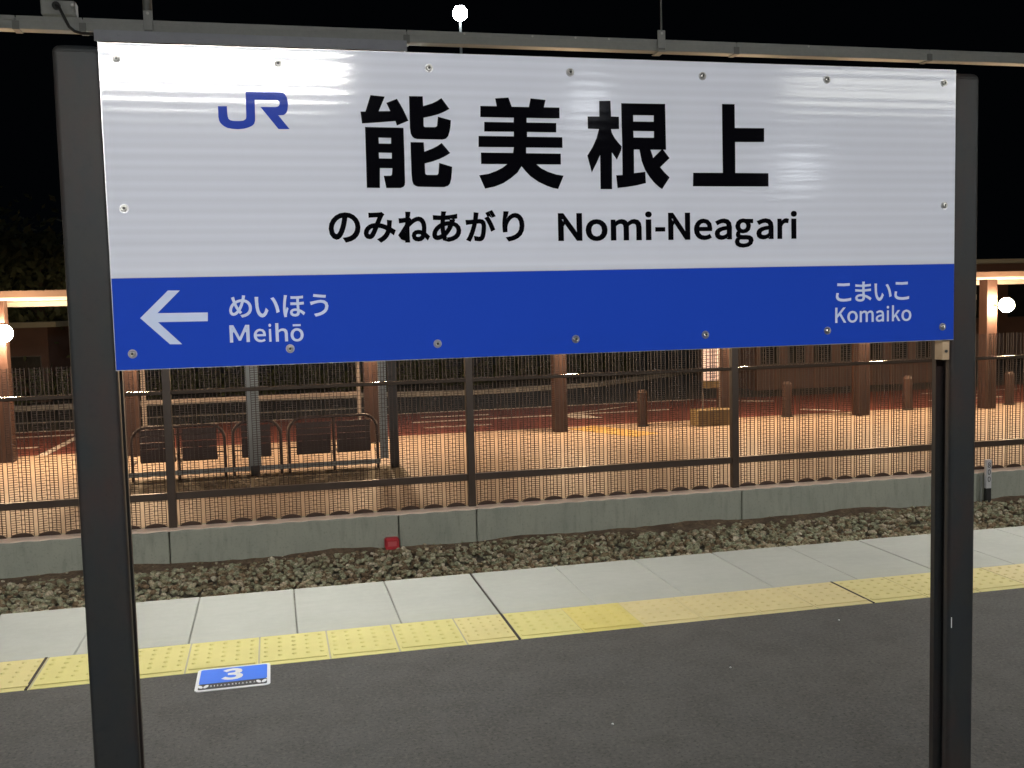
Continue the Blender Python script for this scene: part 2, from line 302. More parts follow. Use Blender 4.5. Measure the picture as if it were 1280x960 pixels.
GLYPHS = [
('k',0.0018,[[1445,16788,1436,16722,1423,16656,1406,16594,1370,16496,1335,16441,1301,16424,1268,16438,1241,16481,1229,16555,1239,16615,1267,16674,1311,16727,1371,16767],[1503,16790,1568,16774,1620,16743,1658,16698,1682,16643,1690,16580,1680,16512,1653,16457,1614,16414,1565,16384,1512,16366,1452,16357,1485,16303,1576,16326,1649,16366,1703,16422,1736,16493,1747,16578,1735,16662,1700,16734,1644,16792,1570,16830,1480,16843,1383,16828,1299,16785,1233,16721,1190,16640,1175,16550,1193,16447,1239,16381,1299,16357,1337,16367,1372,16394,1404,16439,1434,16501,1462,16582,1479,16650,1493,16721]]),
('k',0.0018,[[2367,16686,2313,16693,2313,16630,2307,16579,2251,16603,2190,16622,2125,16634,2153,16698,2179,16756,2201,16797,2218,16820,2185,16847,2152,16840,2002,16833,1952,16835,1954,16780,2004,16784,2142,16791,2073,16636,1999,16626,1938,16600,1892,16562,1862,16513,1851,16456,1863,16407,1894,16374,1938,16363,1970,16367,1997,16382,2022,16410,2049,16460,2078,16524,2105,16588,2173,16576,2237,16554,2295,16525,2279,16482,2255,16439,2222,16400,2178,16364,2121,16334,2165,16296,2218,16328,2260,16363,2294,16403,2320,16448,2340,16498,2409,16445,2434,16503,2353,16555],[2052,16589,2028,16534,2004,16481,1980,16440,1967,16426,1954,16419,1940,16417,1920,16422,1906,16438,1900,16463,1918,16520,1970,16566]]),
('k',0.0018,[[2680,16802,2677,16738,2585,16725,2544,16725,2549,16669,2674,16688,2669,16622,2646,16585,2616,16540,2584,16493,2554,16450,2529,16416,2560,16370,2664,16529,2664,16502,2662,16329,2660,16289,2715,16289,2712,16331,2710,16494,2712,16581,2749,16618,2789,16653,2831,16682,2873,16701,2910,16709,2958,16691,2990,16643,3002,16570,2997,16476,2967,16487,2936,16494,2904,16496,2846,16484,2808,16452,2794,16404,2809,16349,2850,16318,2906,16308,2962,16319,3002,16350,3029,16399,3086,16339,3113,16383,3042,16450,3050,16563,3045,16625,3029,16679,3002,16720,2966,16747,2919,16756,2876,16749,2833,16731,2791,16706,2751,16676,2716,16644,2718,16678,2747,16725,2729,16749,2725,16748,2738,16850,2678,16852],[2987,16429,2969,16390,2942,16364,2903,16355,2870,16360,2846,16377,2837,16406,2846,16431,2869,16448,2900,16454,2930,16451,2959,16443]]),
('k',0.0018,[[3550,16622,3517,16555,3477,16499,3433,16452,3427,16492,3422,16532,3421,16574,3421,16601,3456,16612,3495,16619,3538,16622],[3628,16695,3574,16709,3566,16670,3564,16663,3539,16664,3502,16662,3462,16657,3423,16648,3430,16729,3481,16732,3533,16736,3584,16741,3633,16748,3678,16754,3678,16803,3634,16795,3587,16788,3539,16782,3488,16778,3436,16775,3444,16825,3452,16855,3395,16857,3393,16825,3388,16774,3341,16773,3227,16782,3229,16732,3340,16727,3382,16728,3375,16630,3320,16600,3273,16561,3236,16516,3211,16466,3203,16415,3213,16369,3243,16341,3284,16332,3323,16336,3362,16349,3401,16368,3412,16331,3461,16346,3445,16399,3480,16431,3513,16469,3544,16512,3573,16561,3598,16615,3653,16589,3686,16549,3698,16502,3689,16453,3663,16411,3621,16378,3565,16354,3496,16341,3525,16297,3610,16318,3674,16351,3717,16393,3743,16444,3751,16499,3734,16567,3687,16621,3614,16655,3614,16658],[3373,16581,3373,16569,3375,16518,3381,16467,3389,16418,3355,16398,3323,16387,3294,16383,3272,16387,3259,16401,3255,16424,3271,16481,3312,16536]]),
('k',0.0018,[[4329,16754,4283,16732,4310,16693,4337,16645,4361,16593,4381,16541,4396,16496,4444,16520,4428,16563,4406,16614,4381,16666,4354,16715],[4337,16849,4303,16834,4354,16743,4388,16759],[4406,16875,4373,16861,4425,16770,4459,16786],[3887,16685,3893,16629,3949,16637,4029,16645,4013,16586,3992,16518,3965,16447,3933,16378,3896,16318,3947,16296,3984,16367,4016,16442,4042,16517,4064,16588,4080,16650,4147,16655,4182,16650,4205,16629,4214,16584,4210,16510,4200,16439,4184,16383,4169,16361,4151,16351,4129,16349,4052,16363,4060,16308,4135,16298,4172,16303,4202,16319,4226,16353,4240,16391,4250,16437,4257,16489,4261,16541,4263,16590,4249,16659,4212,16693,4160,16702,4090,16697,4106,16790,4113,16830,4055,16836,4053,16789,4047,16741,4039,16693,3944,16685]]),
('k',0.0018,[[4732,16853,4668,16855,4662,16798,4652,16731,4643,16653,4640,16581,4648,16474,4703,16478,4702,16560,4716,16616,4744,16672,4784,16722,4832,16757,4885,16771,4949,16747,4988,16683,5000,16588,4986,16499,4947,16433,4887,16387,4810,16356,4720,16338,4754,16290,4855,16314,4939,16354,5004,16411,5045,16489,5060,16589,5052,16667,5030,16731,4994,16779,4949,16809,4895,16819,4842,16810,4794,16785,4753,16750,4721,16709,4698,16667,4705,16725,4717,16794]]),
('k',0.0017,[[5811,16288,5890,16288,5890,16563,5880,16727,5884,16727,5956,16619,6199,16288,6286,16288,6286,16812,6206,16812,6206,16540,6217,16374,6213,16374,6141,16482,5897,16812,5811,16812]]),
('k',0.0017,[[6618,16279,6685,16287,6745,16313,6793,16355,6825,16411,6836,16482,6825,16553,6793,16610,6745,16652,6685,16678,6618,16686,6551,16678,6491,16652,6443,16610,6412,16553,6400,16482,6412,16411,6443,16355,6491,16313,6551,16287],[6618,16333,6546,16352,6499,16403,6482,16482,6499,16560,6546,16612,6618,16631,6690,16612,6738,16560,6755,16482,6738,16403,6690,16352]]),
('k',0.0017,[[6947,16287,7025,16287,7025,16570,7066,16603,7105,16623,7141,16629,7190,16618,7218,16585,7227,16525,7227,16287,7305,16287,7305,16570,7346,16603,7385,16623,7421,16629,7470,16618,7498,16585,7507,16525,7507,16287,7585,16287,7585,16534,7570,16617,7524,16669,7445,16686,7391,16677,7341,16651,7292,16612,7266,16652,7225,16677,7164,16686,7111,16677,7063,16654,7020,16620,7018,16620,7011,16676,6947,16676]]),
('k',0.0017,[[7719,16287,7801,16287,7801,16676,7719,16676],[7760,16757,7788,16762,7807,16777,7814,16800,7807,16823,7788,16837,7760,16843,7732,16837,7713,16823,7706,16800,7713,16777,7732,16762]]),
('k',0.0017,[[7927,16463,8110,16463,8110,16513,7927,16513]]),
('k',0.0017,[[8218,16286,8294,16286,8294,16563,8284,16727,8288,16727,8357,16619,8590,16286,8673,16286,8673,16813,8596,16813,8596,16539,8607,16373,8603,16373,8534,16481,8300,16813,8218,16813]]),
('k',0.0017,[[9013,16277,9069,16282,9117,16296,9159,16316,9133,16360,9098,16343,9062,16333,9021,16329,8947,16346,8896,16393,8874,16466,9173,16466,9177,16503,9156,16600,9096,16664,8999,16686,8940,16677,8886,16651,8841,16608,8812,16551,8801,16481,8811,16410,8841,16353,8887,16311,8946,16285],[8873,16512,8897,16578,8942,16620,9001,16634,9060,16620,9098,16579,9111,16512]]),
('k',0.0017,[[9405,16276,9460,16284,9510,16304,9556,16332,9559,16332,9566,16285,9629,16285,9629,16526,9612,16611,9561,16666,9471,16687,9400,16678,9340,16659,9292,16635,9321,16590,9361,16610,9407,16626,9458,16632,9516,16617,9544,16581,9552,16533,9448,16519,9370,16498,9315,16470,9283,16433,9272,16387,9290,16327,9337,16289],[9427,16329,9386,16336,9357,16355,9346,16391,9365,16436,9430,16468,9552,16489,9552,16381,9510,16352,9469,16335]]),
('k',0.0017,[[9913,16105,10030,16124,10106,16173,10133,16240,10116,16293,10066,16324,9982,16333,9896,16333,9851,16339,9827,16354,9821,16376,9824,16395,9834,16410,9849,16423,9869,16415,9891,16411,9912,16409,9993,16426,10050,16473,10071,16545,10067,16577,10055,16605,10036,16626,10125,16626,10125,16676,9974,16676,9912,16687,9832,16669,9773,16621,9750,16547,9759,16503,9780,16467,9807,16441,9807,16439,9784,16421,9766,16396,9759,16366,9764,16338,9778,16317,9798,16302,9798,16298,9764,16273,9742,16242,9734,16209,9757,16152,9820,16117],[9912,16454,9867,16465,9833,16497,9821,16547,9833,16596,9866,16627,9912,16638,9960,16627,9993,16596,10005,16547,9992,16497,9959,16465],[9924,16150,9856,16159,9813,16182,9798,16219,9803,16241,9817,16264,9842,16285,9898,16279,9973,16279,10022,16275,10051,16259,10061,16230,10044,16191,9997,16162]]),
('k',0.0017,[[10375,16275,10431,16283,10483,16303,10530,16332,10533,16332,10539,16285,10604,16285,10604,16526,10587,16611,10535,16666,10442,16687,10371,16678,10309,16659,10259,16635,10289,16590,10330,16610,10377,16625,10429,16632,10488,16617,10518,16581,10526,16533,10420,16519,10339,16498,10283,16469,10250,16433,10240,16386,10257,16326,10305,16288],[10398,16329,10356,16335,10326,16355,10315,16391,10335,16435,10401,16468,10526,16489,10526,16380,10482,16352,10441,16334]]),
('k',0.0017,[[10735,16284,10807,16284,10807,16536,10839,16589,10875,16618,10912,16627,10953,16621,10966,16678,10921,16687,10876,16676,10836,16648,10802,16605,10801,16605,10794,16676,10735,16676]]),
('k',0.0017,[[11066,16284,11145,16284,11145,16676,11066,16676],[11106,16757,11133,16763,11151,16778,11158,16801,11151,16824,11133,16839,11106,16844,11079,16839,11061,16824,11054,16801,11061,16778,11079,16763]]),
('w',0.0008,[[-548,15181,-565,15130,-585,15083,-606,15043,-616,15060,-629,15084,-642,15113,-655,15147,-621,15164,-586,15176],[-689,15263,-730,15249,-714,15205,-699,15159,-724,15135,-745,15106,-761,15074,-772,15040,-775,15006,-766,14957,-741,14927,-706,14917,-671,14925,-638,14946,-607,14979,-584,14950,-553,14976,-583,15010,-567,15037,-551,15069,-536,15104,-523,15141,-511,15179,-455,15156,-419,15113,-406,15055,-413,15012,-433,14975,-466,14946,-511,14926,-568,14915,-545,14880,-485,14894,-436,14919,-398,14954,-375,14999,-367,15053,-373,15101,-391,15142,-419,15175,-457,15199,-501,15212,-493,15246,-485,15285,-528,15289,-531,15251,-539,15215,-582,15211,-624,15200,-667,15180,-679,15219],[-629,15010,-653,14983,-677,14963,-702,14956,-722,14962,-735,14981,-740,15009,-733,15049,-714,15089,-686,15124,-671,15087,-656,15055,-641,15029]]),
('w',0.0008,[[-241,15253,-295,15254,-292,15206,-285,15063,-272,14990,-252,14936,-227,14900,-198,14880,-166,14873,-130,14885,-95,14923,-61,14996,-97,15034,-115,14982,-138,14941,-166,14924,-201,14943,-227,14995,-242,15074,-246,15201],[50,15238,6,15224,36,15181,61,15129,80,15072,95,15013,103,14953,148,14971,139,15028,124,15086,103,15143,78,15195]]),
('w',0.0008,[[298,15273,255,15277,253,15240,248,15209,242,15169,237,15123,233,15075,231,15028,233,14963,240,14909,249,14866,283,14869,282,14887,284,14910,318,15023,299,15040,271,14963,267,15035,268,15074,272,15118,277,15163,283,15205,290,15239],[494,14977,495,14956,491,14931,477,14915,448,14908,418,14913,400,14925,393,14947,400,14966,420,14979,450,14984],[380,15252,380,15216,489,15215,489,15131,373,15133,373,15096,489,15095,493,15011,450,15015,399,15004,368,14979,359,14945,371,14905,404,14881,451,14873,494,14881,521,14903,530,14938,529,14963,557,14946,584,14925,609,14900,630,14936,603,14959,569,14982,527,15001,523,15096,613,15104,613,15141,523,15133,523,15217,602,15223,602,15259,565,15254,522,15251,476,15249,428,15249]]),
('w',0.0008,[[1039,15057,1028,15008,999,14968,953,14937,893,14915,821,14902,844,14863,922,14880,988,14908,1039,14946,1072,14995,1084,15056,1066,15118,1020,15156,953,15169,893,15164,839,15154,795,15144,747,15137,761,15089,805,15105,842,15116,891,15126,949,15131,996,15121,1028,15095],[818,15286,811,15248,851,15242,899,15236,948,15231,995,15227,1035,15224,1041,15263,1004,15264,957,15268,907,15273,858,15279]]),
('w',0.0006,[[-789,14406,-740,14406,-740,14582,-747,14677,-745,14677,-710,14604,-629,14438,-592,14438,-511,14604,-476,14677,-474,14677,-481,14582,-481,14406,-430,14406,-430,14725,-496,14725,-578,14554,-608,14487,-610,14487,-641,14554,-724,14725,-789,14725]]),
('w',0.0006,[[-220,14395,-188,14398,-160,14407,-136,14419,-151,14445,-171,14435,-192,14429,-215,14427,-258,14437,-288,14465,-300,14509,-127,14509,-126,14532,-138,14591,-172,14629,-228,14643,-263,14637,-294,14621,-319,14596,-337,14561,-343,14518,-337,14476,-319,14441,-293,14416,-259,14400],[-301,14538,-288,14578,-261,14603,-227,14611,-193,14603,-171,14578,-163,14538]]),
('w',0.0006,[[-56,14398,-25,14398,-25,14634,-56,14634],[-41,14683,-30,14686,-23,14695,-20,14709,-23,14723,-30,14732,-41,14735,-51,14732,-58,14723,-61,14709,-58,14695,-51,14686]]),
('w',0.0006,[[68,14395,115,14395,115,14566,140,14586,164,14598,190,14602,219,14596,236,14575,242,14539,242,14395,288,14395,288,14545,279,14595,251,14627,204,14637,169,14632,139,14618,113,14598,115,14646,115,14741,68,14741]]),
('w',0.0006,[[469,14386,505,14391,538,14406,564,14432,581,14466,588,14509,581,14552,564,14587,538,14612,505,14628,469,14633,432,14628,400,14612,374,14587,356,14552,350,14509,356,14466,374,14432,400,14406,432,14391],[469,14419,430,14430,404,14461,394,14509,404,14557,430,14588,469,14600,508,14588,534,14557,544,14509,534,14461,508,14430],[399,14683,539,14683,539,14711,399,14711]]),
('w',0.0008,[[12161,15270,12161,15227,12304,15221,12451,15227,12451,15271,12304,15264],[12182,15055,12138,15060,12133,15037,12129,15012,12127,14986,12134,14949,12156,14920,12192,14900,12241,14887,12302,14883,12347,14884,12389,14886,12427,14890,12460,14895,12487,14901,12487,14947,12459,14940,12425,14934,12387,14930,12345,14927,12301,14926,12228,14935,12185,14959,12171,14995,12172,15014,12176,15035]]),
('w',0.0008,[[12782,14984,12783,14951,12774,14924,12752,14910,12722,14907,12677,14912,12651,14927,12643,14948,12653,14969,12681,14984,12727,14990],[12602,15134,12603,15096,12746,15089,12778,15089,12780,15020,12732,15023,12662,15013,12617,14986,12601,14946,12615,14905,12658,14880,12727,14871,12786,14882,12818,14908,12828,14942,12827,14973,12880,14952,12927,14925,12965,14897,12991,14933,12950,14960,12894,14989,12824,15012,12820,15090,12978,15101,12979,15139,12820,15126,12820,15132,12820,15197,12974,15208,12974,15245,12820,15231,12820,15262,12824,15296,12775,15296,12778,15266,12778,15230,12751,15230,12705,15231,12651,15235,12605,15241,12606,15204,12752,15195,12777,15195,12777,15132,12777,15124,12746,15124,12701,15125,12650,15129]]),
('w',0.0008,[[13130,15247,13079,15248,13083,15202,13089,15063,13101,14992,13120,14940,13144,14905,13171,14885,13200,14879,13234,14890,13267,14928,13299,14998,13266,15035,13249,14984,13227,14944,13201,14928,13167,14947,13143,14997,13129,15073,13126,15196],[13403,15232,13362,15218,13390,15177,13414,15127,13432,15072,13445,15014,13454,14957,13496,14974,13487,15029,13473,15085,13454,15141,13430,15191]]),
('w',0.0008,[[13613,15273,13613,15230,13756,15224,13903,15230,13903,15274,13756,15266],[13635,15059,13591,15064,13586,15041,13582,15016,13580,14990,13587,14954,13609,14925,13645,14904,13693,14892,13754,14887,13799,14888,13841,14891,13879,14895,13912,14900,13938,14906,13938,14952,13910,14944,13877,14938,13838,14934,13797,14931,13753,14930,13681,14939,13638,14963,13624,14999,13625,15019,13629,15039]]),
('w',0.0006,[[12108,14415,12151,14415,12151,14517,12211,14583,12316,14415,12365,14415,12239,14615,12348,14738,12298,14738,12152,14576,12151,14576,12151,14738,12108,14738]]),
('w',0.0006,[[12529,14409,12567,14414,12601,14430,12628,14456,12646,14490,12653,14533,12646,14577,12628,14612,12601,14638,12567,14653,12529,14659,12491,14653,12457,14638,12430,14612,12412,14577,12405,14533,12412,14490,12430,14456,12457,14430,12491,14414],[12529,14442,12488,14454,12461,14485,12451,14533,12461,14582,12488,14614,12529,14625,12570,14614,12597,14582,12607,14533,12597,14485,12570,14454]]),
('w',0.0006,[[12713,14414,12754,14414,12754,14586,12776,14606,12796,14618,12815,14622,12841,14616,12856,14595,12861,14559,12861,14414,12902,14414,12902,14586,12924,14606,12944,14618,12964,14622,12989,14616,13004,14595,13009,14559,13009,14414,13050,14414,13050,14564,13042,14615,13018,14646,12976,14657,12947,14651,12921,14635,12895,14612,12882,14636,12860,14651,12828,14657,12800,14652,12774,14637,12752,14616,12751,14616,12747,14651,12713,14651]]),
('w',0.0006,[[13186,14408,13216,14412,13244,14425,13269,14442,13271,14442,13274,14414,13309,14414,13309,14558,13300,14610,13272,14643,13222,14655,13183,14650,13150,14639,13123,14624,13139,14597,13161,14609,13187,14619,13215,14622,13247,14614,13263,14592,13267,14563,13210,14554,13166,14542,13136,14525,13118,14502,13112,14475,13122,14438,13148,14416],[13198,14440,13175,14444,13159,14456,13153,14477,13164,14504,13200,14524,13267,14536,13267,14471,13243,14454,13221,14443]]),
('w',0.0006,[[13393,14413,13431,14413,13431,14648,13393,14648],[13412,14697,13425,14700,13434,14709,13437,14723,13434,14736,13425,14745,13412,14749,13399,14745,13390,14736,13387,14723,13390,14709,13399,14700]]),
('w',0.0006,[[13520,14413,13559,14413,13559,14475,13604,14526,13674,14413,13718,14413,13628,14553,13707,14647,13662,14647,13561,14524,13559,14524,13559,14756,13520,14756]]),
('w',0.0006,[[13880,14407,13917,14412,13950,14428,13977,14452,13994,14486,14001,14529,13994,14571,13977,14606,13950,14631,13917,14646,13880,14652,13843,14646,13810,14631,13783,14606,13765,14571,13759,14529,13765,14486,13783,14452,13810,14428,13843,14412],[13880,14439,13840,14451,13814,14482,13804,14529,13814,14576,13840,14607,13880,14619,13920,14607,13946,14576,13956,14529,13946,14482,13920,14451]]),
('k',0,[[2054,19122,2333,19100,2205,18817,2428,18825,2357,18980,2569,19063,2680,18867,2781,18643,2550,18548,2523,18633,2204,18603,1871,18576,1850,18804,1946,18806]]),
('k',0,[[1927,18511,2678,18506,2678,17935,2675,17450,2667,17398,2642,17362,2586,17336,2302,17336,2257,17575,2391,17576,2419,17593,2432,17719,2190,17722,2177,17336,1921,17339],[2183,18309,2427,18306,2423,18195,2186,18196],[2177,18021,2432,18017,2428,17908,2180,17910]]),
('k',0,[[2808,19120,3080,19122,3082,18932,3263,18990,3361,19038,3450,19095,3606,18887,3507,18835,3386,18782,3244,18742,3081,18707,3081,18554,3087,18535,3108,18525,3302,18528,3328,18535,3346,18554,3369,18733,3628,18668,3618,18558,3597,18452,3564,18356,3512,18303,3447,18287,2939,18291,2886,18307,2844,18340,2816,18399,2804,18503]]),
('k',0,[[2808,18231,3070,18230,3077,18048,3246,18113,3341,18161,3429,18221,3596,18024,3491,17963,3381,17909,3227,17855,3079,17818,3081,17632,3089,17609,3111,17594,3306,17595,3328,17601,3344,17627,3367,17831,3625,17756,3617,17645,3600,17517,3569,17421,3528,17379,3451,17355,2930,17362,2877,17381,2839,17413,2816,17483,2807,17620]]),
('k',0,[[4537,19114,4812,19136,4876,18956,5231,18957,5269,19130,5585,19105,5545,18958,5873,18958,5872,18743,5180,18739,5177,18649,5798,18649,5794,18461,5182,18461,5180,18365,5920,18366,5920,18152,5156,18151,5153,18037,5881,18035,5880,17817,5364,17817,5458,17738,5604,17669,5769,17617,5932,17591,5809,17322,5708,17340,5579,17382,5396,17466,5234,17574,5126,17684,5050,17776,4961,17648,4831,17543,4665,17437,4482,17367,4283,17327,4169,17592,4363,17622,4527,17681,4655,17746,4751,17816,4216,17816,4217,18042,4880,18040,4898,18153,4172,18150,4178,18369,4903,18370,4905,18461,4296,18457,4302,18647,4905,18648,4913,18740,4224,18740,4230,18960,4565,18961]]),
('k',0,[[6722,19109,6966,19118,6975,18801,7144,18798,7144,18550,6970,18544,6986,18467,7043,18366,7118,18275,7195,18195,7180,18113,7085,17922,6979,18070,6970,17321,6720,17321,6722,18013,6644,17854,6536,17658,6446,18000,6564,18178,6653,18361,6706,18540,6468,18544,6468,18792,6720,18796]]),
('k',0,[[7197,19074,8164,19078,8173,18137,8107,18137,8249,17965,8035,17775,8133,17669,8244,17566,8073,17323,7996,17372,7886,17471,7798,17574,7701,17718,7627,17902,7580,18135,7461,18134,7457,17651,7705,17681,7715,17446,7497,17398,7299,17367,7090,17346,7062,17606,7204,17612,7205,18286],[7455,18836,7906,18838,7904,18709,7457,18706],[7454,18514,7908,18514,7906,18381,7458,18381],[7829,18134,8067,18136,7884,17966]]),
('k',0,[[9444,19104,9734,19106,9735,18610,10414,18614,10412,18325,9739,18317,9739,17667,10509,17666,10508,17384,8766,17384,8774,17666,9451,17669]]),
('j',0,[[-815,18853,-651,18856,-649,18731,-644,18662,-632,18623,-597,18596,-543,18585,-481,18584,-420,18586,-364,18594,-322,18618,-310,18640,-306,18668,-299,19135,352,19140,394,19130,428,19103,460,19047,476,18977,480,18914,464,18808,449,18765,419,18730,383,18708,289,18703,489,18449,281,18445,-38,18855,243,18857,274,18863,307,18882,322,18918,321,18949,308,18970,290,18985,255,18990,-137,18985,-142,18656,-146,18593,-167,18537,-203,18501,-266,18470,-357,18443,-468,18431,-577,18437,-659,18452,-725,18486,-784,18541,-806,18589,-816,18659]]),
('w',0,[[-2400,14912,-1880,15418,-1666,15414,-2089,14996,-1177,14988,-1185,14822,-2085,14827,-1671,14398,-1892,14405]]),
('n3',0,[[3083,0,4656,330,5770,1273,6192,2754,5915,3919,5183,4742,4150,5204,4150,5270,5051,5769,5647,6546,5863,7589,5495,8893,4501,9715,3043,10000,2016,9849,1129,9444,356,8854,1001,8090,1594,8578,2262,8905,3004,9025,3878,8834,4440,8303,4638,7497,4389,6556,3547,5899,1963,5652,1963,4730,3737,4488,4686,3816,4967,2793,4716,1837,4028,1220,3004,1001,2026,1159,1246,1563,619,2108,0,1331,747,675,1757,190]]),
('n8',0,[[3091,0,4680,336,5734,1227,6116,2497,5883,3642,5288,4465,4491,5046,4491,5112,5076,5692,5567,6492,5773,7450,5451,8775,4540,9671,3118,10000,1760,9689,816,8832,462,7543,646,6621,1120,5880,1770,5310,1770,5258,918,4639,262,3741,0,2576,402,1245,1491,336],[3752,5429,2672,5922,1872,6584,1559,7543,1760,8364,2304,8906,3104,9102,3987,8871,4547,8258,4742,7384,4629,6690,4296,6036],[3104,898,2060,1132,1339,1761,1070,2682,1243,3550,1712,4288,2404,4875,3679,4312,4608,3600,4967,2536,4734,1683,4086,1109]]),
('n0',0,[[3004,0,4020,200,4852,800,5478,1804,5871,3214,6008,5033,5871,6835,5478,8227,4852,9215,4020,9805,3004,10000,1983,9805,1150,9215,526,8227,135,6835,0,5033,135,3214,526,1804,1150,800,1983,200],[3004,975,2040,1398,1395,2722,1159,5033,1395,7328,2040,8636,3004,9051,3968,8636,4613,7328,4848,5033,4613,2722,3968,1398]]),
]


# ================================================================== SETTING: platform
Y_IN, Y_TY, Y_OUT = 4.323, 4.714, 5.498
plat = MB().box(-9, 16, -4.6, Y_OUT-0.02, -0.55, -0.11).box(-9, 16, -4.4, Y_OUT-0.35, -1.25, -0.55).obj('platform', M_plat, kind='structure')
MB().box(-9, 16, -4.6, Y_IN-0.004, -0.11, 0.0).obj('asphalt_surface', M_asph, plat)
MB().box(-9, 16, Y_IN-0.004, Y_TY+0.004, -0.11, -0.0035).obj('mortar_bed', M_mortar, plat)
# edge slabs
W = 0.4855
slab_me = MB().box(0.0022, W-0.0022, Y_TY+0.004, Y_OUT, -0.10, -0.001, 0.004).mesh('concrete_slab', M_slab)
for i in range(-17, 31):
    x = 1.026+i*W
    o = link('concrete_slab', slab_me, plat, loc=(x+(0.003 if i == 0 else 0), 0, random.uniform(-0.0015, 0.0005)))
# tactile tiles: studs and the inner bar
def tile_mesh(m, wd=0.30):
    b = MB().box(0.0035, wd-0.0035, Y_IN, Y_TY, -0.003, 0.0, 0.001)
    b.box(0.012, wd-0.012, Y_IN+0.035, Y_IN+0.062, 0.0005, 0.005, 0.002)
    for a in range(5):
        for c in range(5):
            px, py = 0.03+a*(wd-0.06)/4, Y_IN+0.115+c*0.058
            n = 8; v = [(px+0.012*math.cos(2*PI*k/n), py+0.012*math.sin(2*PI*k/n), 0.0003) for k in range(n)] + [(px+0.006*math.cos(2*PI*k/n), py+0.006*math.sin(2*PI*k/n), 0.005) for k in range(n)]
            b.add(v, [(k, (k+1) % n, (k+1) % n+n, k+n) for k in range(n)]+[tuple(range(n, 2*n))])
    return b.mesh('tactile_tile', m)
tiles = [tile_mesh(m) for m in M_yel]
xs = []
x = -1.017
while x > -8: x -= 0.30; xs.append((x, 1 if random.random() < .6 else 0))
x = -1.017
for i in range(6): xs.append((x, 1)); x += 0.3007
xs.append((x, 0)); x += 0.0
x = 1.030
for i, k in enumerate((2, 1, 2, 3, 3, 3)): xs.append((x, (1, 2, 3, 3, 3, 3)[i])); x += 0.2955
x = 2.812
while x < 15: xs.append((x, random.choice((3, 3, 0)))); x += 0.30
seen = set()
for x, k in xs:
    key = round(x, 2)
    if key in seen: continue
    seen.add(key)
    o = link('tactile_tile', tiles[k], plat, loc=(x, 0, random.uniform(-0.0003, 0.001)))
    if abs(x-0.787) < .05: o.scale.x = 0.235/0.30
for xj in (-1.027, 1.023, 2.806):
    MB().box(xj-0.0055, xj+0.0055, Y_IN, Y_TY, -0.05, 0.0025).obj('expansion_joint', M_joint, plat)
MB().box(1.018, 1.027, Y_TY, Y_OUT, -0.05, 0.0016).obj('expansion_joint', M_joint, plat)
# pebbles on the asphalt
b = MB()
for (px, py, r) in ((1.76, 3.72, .004), (1.12, 3.33, .0045), (2.50, 4.13, .0045), (3.0, 4.12, .003)):
    b.ball((px, py, r*0.5), r, 6, 4, 0.7)
b.obj('grit', M_stkwhite, plat, kind='stuff')

# ================================================================== boarding position marker 3
mk = thing('boarding_marker', 'small blue floor plate numbered 3 with white rim on the asphalt beside yellow tiles', 'floor marker', loc=(-0.214, 4.215, 0))
rot = -0.002
def plate(x0, x1, y0, y1, r, z0, z1): return MB().prism(rounded(x0, x1, y0, y1, r), z0, z1)
plate(-0.147, 0.147, -0.128, 0.128, 0.022, 0.0005, 0.003).obj('plate', M_stkwhite, mk)
plate(-0.134, 0.134, -0.053, 0.113, 0.010, 0.003, 0.0042).obj('blue_field', M_stkblue, mk)
plate(-0.134, 0.134, -0.112, -0.0555, 0.008, 0.003, 0.0042).obj('black_strip', M_stkblack, mk)
GN = {g: [pairs(q) for q in pl] for g, wd, pl in GLYPHS if g[0] == 'n'}
def scaled(pl, sx, sy, ox, oy): return [[(x*sx+ox, y*sy+oy) for x, y in q] for q in pl]
link('numeral', flat_curve('numeral', scaled(GN['n3'], 0.115, 0.120, -0.040, -0.028), M_stkwhite, 0.0065, 0.0049), mk)
for cx in (-0.115, 0.112):
    for s, a in ((-1, 0.35), (1, -0.35)):
        pts = [(0.0085*math.cos(t)*1.0, 0.018*math.sin(t)) for t in [2*PI*k/10 for k in range(10)]]
        MB().prism([(cx+s*0.011+x*math.cos(a)-y*math.sin(a), -0.084+x*math.sin(a)+y*math.cos(a)) for x, y in pts], 0.0042, 0.0050).obj('footprint_symbol', M_stkwhite, mk)
b = MB(); x = -0.088
while x < 0.082:
    wd = random.uniform(0.005, 0.010)
    b.box(x, x+wd, -0.089, -0.087, 0.0042, 0.0050); b.box(x+wd*0.4, x+wd*0.4+0.0018, -0.092, -0.077, 0.0042, 0.0052)
    if random.random() < .6: b.box(x, x+wd*0.8, -0.081, -0.078, 0.0042, 0.0050)
    x += wd+0.0065
b.obj('small_print', M_stkwhite, mk)

# ================================================================== SETTING: ballast, soil, plaza, roads
bed = MB().box(-40, 60, 4.6, 10.2, -1.30, -1.045).obj('ballast_bed', M_bed, kind='structure')
# soil strip, slightly uneven
nx, ny = 260, 8; v = []; f = []
for j in range(ny+1):
    for i in range(nx+1):
        xx = -9+26*i/nx; yy = 9.95+0.62*j/ny
        zz = -1.035+0.05*(j/ny)+0.014*math.sin(xx*1.7+1)*math.sin(xx*0.63)+random.uniform(-.006, .006)+(0.03*max(0, math.sin(xx*3.1)) if j > 5 else 0)
        v.append((xx, yy, zz))
f = [(j*(nx+1)+i, j*(nx+1)+i+1, (j+1)*(nx+1)+i+1, (j+1)*(nx+1)+i) for j in range(ny) for i in range(nx)]
MB().add(v, f, True).obj('soil_strip', M_soil, kind='structure')

